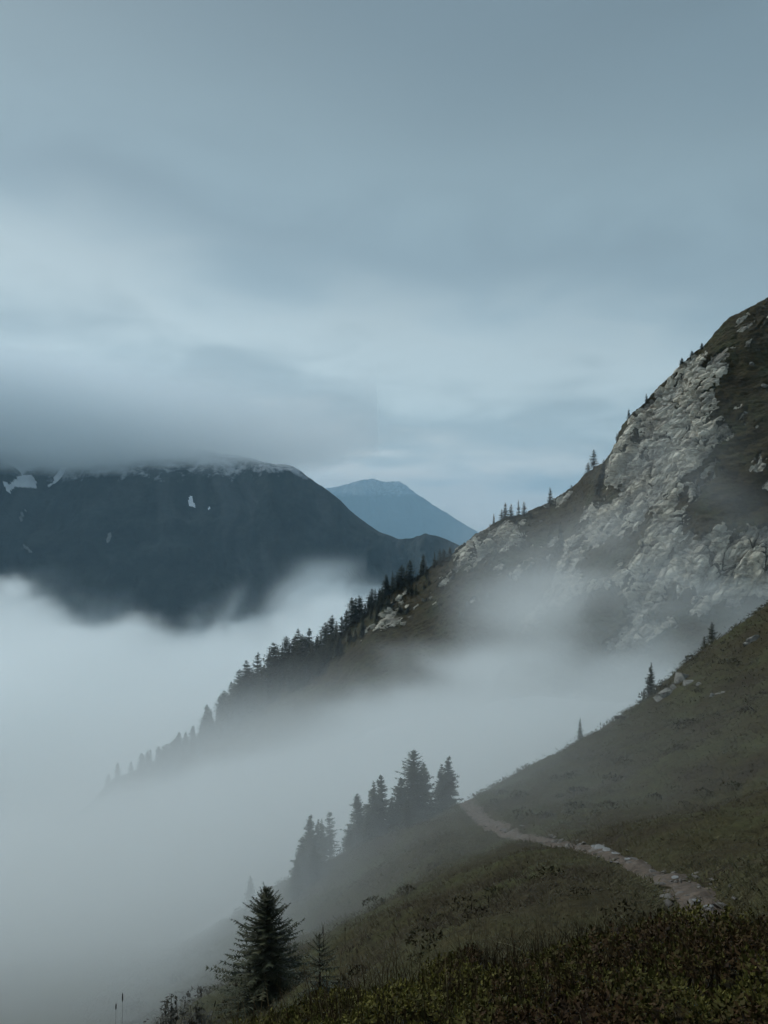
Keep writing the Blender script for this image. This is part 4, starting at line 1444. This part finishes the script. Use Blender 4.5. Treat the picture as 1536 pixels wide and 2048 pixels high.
def fog(name, label, lo, hi, voxel, fn, mat, cat='fog'):
    lo, hi = np.array(lo, float), np.array(hi, float)
    n = np.maximum(4, np.round((hi - lo) / voxel).astype(int) + 1)
    ax = [np.linspace(lo[i], hi[i], n[i]) for i in range(3)]
    Z, Y, X = np.meshgrid(ax[2], ax[1], ax[0], indexing='ij')
    p = np.stack([X.ravel(), Y.ravel(), Z.ravel()], 1)
    d = fn(p)
    # nothing on the faces of the box
    edge = np.ones(len(p))
    d = np.where(d < 1e-7, 0, d) * edge
    me = bpy.data.meshes.new(name)
    me.vertices.add(len(p))
    a = me.attributes.new('fog', 'FLOAT', 'POINT')
    a.data.foreach_set('value', d.astype(np.float32))
    me.materials.append(mat)
    o = bpy.data.objects.new(name, me)
    COL.objects.link(o)
    ng = bpy.data.node_groups.new(name + '_grid', 'GeometryNodeTree')
    ng.interface.new_socket('Geometry', in_out='INPUT', socket_type='NodeSocketGeometry')
    ng.interface.new_socket('Geometry', in_out='OUTPUT', socket_type='NodeSocketGeometry')
    gi, go = ng.nodes.new('NodeGroupInput'), ng.nodes.new('NodeGroupOutput')
    pos = ng.nodes.new('GeometryNodeInputPosition')
    sub = nd(ng, 'ShaderNodeVectorMath', operation='SUBTRACT')
    ng.links.new(pos.outputs[0], sub.inputs[0])
    sub.inputs[1].default_value = lo
    mul = nd(ng, 'ShaderNodeVectorMath', operation='MULTIPLY')
    ng.links.new(sub.outputs[0], mul.inputs[0])
    mul.inputs[1].default_value = (n - 1) / (hi - lo)
    add = nd(ng, 'ShaderNodeVectorMath', operation='ADD')
    ng.links.new(mul.outputs[0], add.inputs[0])
    add.inputs[1].default_value = (0.5, 0.5, 0.5)
    fl = nd(ng, 'ShaderNodeVectorMath', operation='FLOOR')
    ng.links.new(add.outputs[0], fl.inputs[0])
    # index = ix + nx*(iy + ny*iz), kept exact in integers
    sep = nd(ng, 'ShaderNodeSeparateXYZ')
    ng.links.new(fl.outputs[0], sep.inputs[0])

    def imath(op, a_, b_):
        k = ng.nodes.new('FunctionNodeIntegerMath')
        k.operation = op
        for i, v in enumerate((a_, b_)):
            if isinstance(v, int):
                k.inputs[i].default_value = v
            else:
                ng.links.new(v, k.inputs[i])
        return k.outputs[0]

    idx = imath('ADD', sep.outputs[0], imath('MULTIPLY', imath('ADD', sep.outputs[1], imath('MULTIPLY', sep.outputs[2], int(n[1]))), int(n[0])))
    na = nd(ng, 'GeometryNodeInputNamedAttribute', data_type='FLOAT')
    na.inputs['Name'].default_value = 'fog'
    si = nd(ng, 'GeometryNodeSampleIndex', data_type='FLOAT', domain='POINT', clamp=True)
    ng.links.new(gi.outputs[0], si.inputs['Geometry'])
    ng.links.new(na.outputs[0], si.inputs['Value'])
    ng.links.new(idx, si.inputs['Index'])
    vc = ng.nodes.new('GeometryNodeVolumeCube')
    ng.links.new(si.outputs[0], vc.inputs['Density'])
    vc.inputs['Min'].default_value = lo
    vc.inputs['Max'].default_value = hi
    for k, c in zip(('Resolution X', 'Resolution Y', 'Resolution Z'), n):
        vc.inputs[k].default_value = int(c)
    sm = ng.nodes.new('GeometryNodeSetMaterial')
    sm.inputs['Material'].default_value = mat
    ng.links.new(vc.outputs[0], sm.inputs[0])
    ng.links.new(sm.outputs[0], go.inputs[0])
    md = o.modifiers.new('grid', 'NODES')
    md.node_group = ng
    tag(o, label, cat, kind='stuff')
    return o


FT = np.array([(-5, 30, -6), (-20, 30, -8), (-40, 40, -13), (0, 60, -13), (-20, 60, -17), (-60, 60, -26), (15, 75, -18), (40, 90, -17), (-28, 100, -32), (-16, 100, -26), (5, 100, -20),
               (30, 120, -26), (60, 130, -22), (-60, 200, -76), (-30, 200, -68), (0, 200, -40), (40, 200, -32), (80, 200, -26), (-150, 300, -120), (-85, 300, -112), (-50, 300, -100), (-12, 300, -67),
               (42, 300, -50), (90, 290, -46), (-200, 400, -150), (-110, 400, -142), (-60, 400, -130), (0, 400, -84), (-10, 10, -16), (30, 10, -10), (160, 250, -44), (-280, 200, -110), (-280, 420, -160)], float)
_fd = np.sqrt(((FT[:, None, :2] - FT[None, :, :2]) ** 2).sum(2)) - np.eye(len(FT)) * 3.0
_fw = np.linalg.solve(_fd, FT[:, 2] + 50)


def fog_top(x, y):
    # the level varies only across the map: look it up once per column
    key = np.stack([x, y], 1)
    u, inv = np.unique(key, axis=0, return_inverse=True)
    d = np.sqrt(((u[:, None, :] - FT[None, :, :2]) ** 2).sum(2))
    return (d @ _fw - 50)[inv.ravel()]


def fog_valley(p):
    x, y, z = p.T
    big = fbm(p / np.array([70, 70, 38]), 4, 201)
    wp = p + np.stack([big, -big, 0.5 * big], 1) * 14
    fine = fbm(wp / np.array([30, 26, 14]) + 7, 4, 211, 0.55)
    # level of the fog top: high on the near hillside, falling away down the valley
    top = fog_top(x, y)
    k = 0.35 + 0.65 * smooth(50, 180, y)
    s = top + (big * 20 + fine * 17) * k - z
    d = smooth(-2, 20, s) * 0.032 * np.clip(0.92 + 1.9 * fine + 0.8 * big, 0.04, 2)
    # clear air round the viewer, thin over the slope to the right, thick over the drop to the left
    nearf = smooth(21 - 5 * smooth(-4, -9, x), 34 - 7 * smooth(-4, -9, x), y) * np.interp(x - y * 0.06, [-14, -5, 2, 12, 36], [2.0, 1.4, 0.9, 1.0, 0.6])
    w = smooth(80, 130, y)
    d *= nearf * (1 - w) + w
    # a veil climbing the cliff
    veil = np.exp(-((x - 80) / 18) ** 2 - ((z + 9) / 20) ** 2) * smooth(190, 215, y) * (1 - smooth(250, 285, y))
    d += 0.034 * veil * smooth(-0.25, 0.45, big + 0.6 * fine)
    low = np.exp(-((z + 27) / 16) ** 2) * smooth(10, 50, x) * smooth(180, 205, y) * (1 - smooth(255, 275, y))
    d += 0.034 * low * smooth(-0.45, 0.4, fine + 0.5 * big)
    gully = np.exp(-((x - (62 + 0.75 * (z + 20))) / 15) ** 2) * smooth(225, 250, y) * (1 - smooth(300, 320, y)) * smooth(14, -25, z)
    d += 0.018 * gully * smooth(-0.3, 0.4, fine)
    d *= 1 - smooth(405, 440, y)
    return d


def fog_sea(p):
    x, y, z = p.T
    top = np.interp(y, [400, 700, 1200, 2000, 2800], [-84, -122, -186, -296, -395])
    top = top + np.interp(x / y, [-0.55, -0.45, -0.35, -0.28, -0.15, -0.08, -0.02, 0.1], [0.045, 0.040, 0.0, -0.006, 0.004, 0.05, 0.045, 0.03]) * y * smooth(500, 1500, y)
    k = 0.25 + 0.75 * smooth(400, 1600, y)
    s = top - z
    d = np.where(s > 0, 0.012, 0.0)
    fine = np.zeros(len(p))
    m = np.where((s > -150) & (s < 190))[0]          # the top layer is where its shape matters
    q = p[m]
    big = fbm(q / np.array([260, 260, 120]), 4, 301)
    fine[m] = fbm((q + big[:, None] * 60) / np.array([70, 90, 62]), 5, 311, 0.55)
    sm = s[m] + (big * 70 + fine[m] * 85) * k[m]
    w = smooth(120, 190, s[m])
    d[m] = smooth(-4, 42, sm) * 0.012 * np.clip(1 + 0.8 * fine[m], 0.2, 2) * (1 - w) + 0.012 * w
    # plumes torn upward from the far edge
    fr = np.where(y > 1300)[0]
    xf, yf, zf, ff = x[fr], y[fr], z[fr], fine[fr]
    for px, pt, y0, wd, amp in ((640, 1150, 1850, 46, 1.0), (600, 1190, 1900, 34, 0.8), (690, 1160, 1750, 50, 1.0), (482, 1205, 1900, 17, 0.9), (415, 1235, 1950, 24, 0.6), (230, 1222, 1950, 26, 0.7), (160, 1210, 1950, 34, 0.7), (60, 1180, 1900, 60, 0.8), (540, 1225, 1900, 24, 0.6)):
        x0, zt = (px - 768) / FP * y0, (1024 - pt + 42) / FP * y0
        lean = 0.35 * (zf - zt) + 26 * ff
        col = np.exp(-((xf - x0 - lean) / wd) ** 2 - ((yf - y0) / 170) ** 2) * (1 - smooth(zt - 110, zt + 18, zf + 30 * ff)) * smooth(zt - 330, zt - 200, zf)
        d[fr] += 0.014 * amp * col * smooth(-0.5, 0.35, ff)
    return d * smooth(405, 440, y)


def cloud_cap(p):
    x, y, z = p.T
    big = fbm(p / np.array([520, 520, 150]), 4, 401)
    fine = fbm((p + big[:, None] * 120) / np.array([170, 150, 80]), 5, 411, 0.55)
    base = np.interp(x, [-2400, -1300, -800, -500, -250, 0, 300], [122, 126, 124, 128, 144, 190, 260])
    s = z - (base + big * 28 + fine * 44)
    thick = np.interp(x, [-1500, -700, -200], [260, 170, 90])
    d = smooth(0, 55, s) * (1 - smooth(thick, thick + 160, s)) * (1 - smooth(-900, 250, x + 250 * big))
    d *= (1 - smooth(150, 390, x)) * smooth(2000, 2250, y) * (1 - smooth(3200, 3600, y)) * smooth(-2500, -2250, x)
    return d * np.interp(x, [-1500, -900, -300], [0.013, 0.010, 0.005])


M_FOG = volume_mat('valley_fog', (0.98, 1.0, 0.999), 1.0, 0.35, 'density')
M_CLOUD = volume_mat('cloud_vapour', (0.94, 0.98, 1.0), 1.0, 0.2, 'density')
fog('fog_bank', 'grey fog bank lying between the grassy hillside and the rocky ridge', (-300, 14, -190), (172, 440, 28), 4.0, fog_valley, M_FOG)
fog('fog_sea', 'white sea of fog filling the valley below the dark mountain', (-1900, 400, -640), (800, 2700, -40), 13.0, fog_sea, M_FOG)
fog('cloud_layer', 'low grey cloud hiding the snowy summits of the dark mountain', (-2500, 2000, 60), (400, 3650, 590), 24.0, cloud_cap, M_CLOUD, 'cloud')


def cloud_far(p):
    x, y, z = p.T
    big = fbm(p / np.array([900, 900, 260]), 4, 501)
    fine = fbm(p / np.array([320, 320, 160]), 4, 511)
    s = z - (430 + 90 * big + 70 * fine + np.clip(x, -500, 1500) * 0.10)
    d = smooth(-40, 300, s) * (1 - smooth(300, 560, s))
    d *= smooth(-3400, -2200, x) * (1 - smooth(0, 2300, x + 900 * big)) * smooth(15800, 16800, y) * (1 - smooth(18700, 19500, y)) * (1 - smooth(2100, 2500, x))
    return d * 0.0008


fog('cloud_layer', 'pale cloud resting on the summit of the distant peak', (-3500, 15800, 300), (2560, 19500, 1160), 66.0, cloud_far, M_CLOUD, 'cloud')
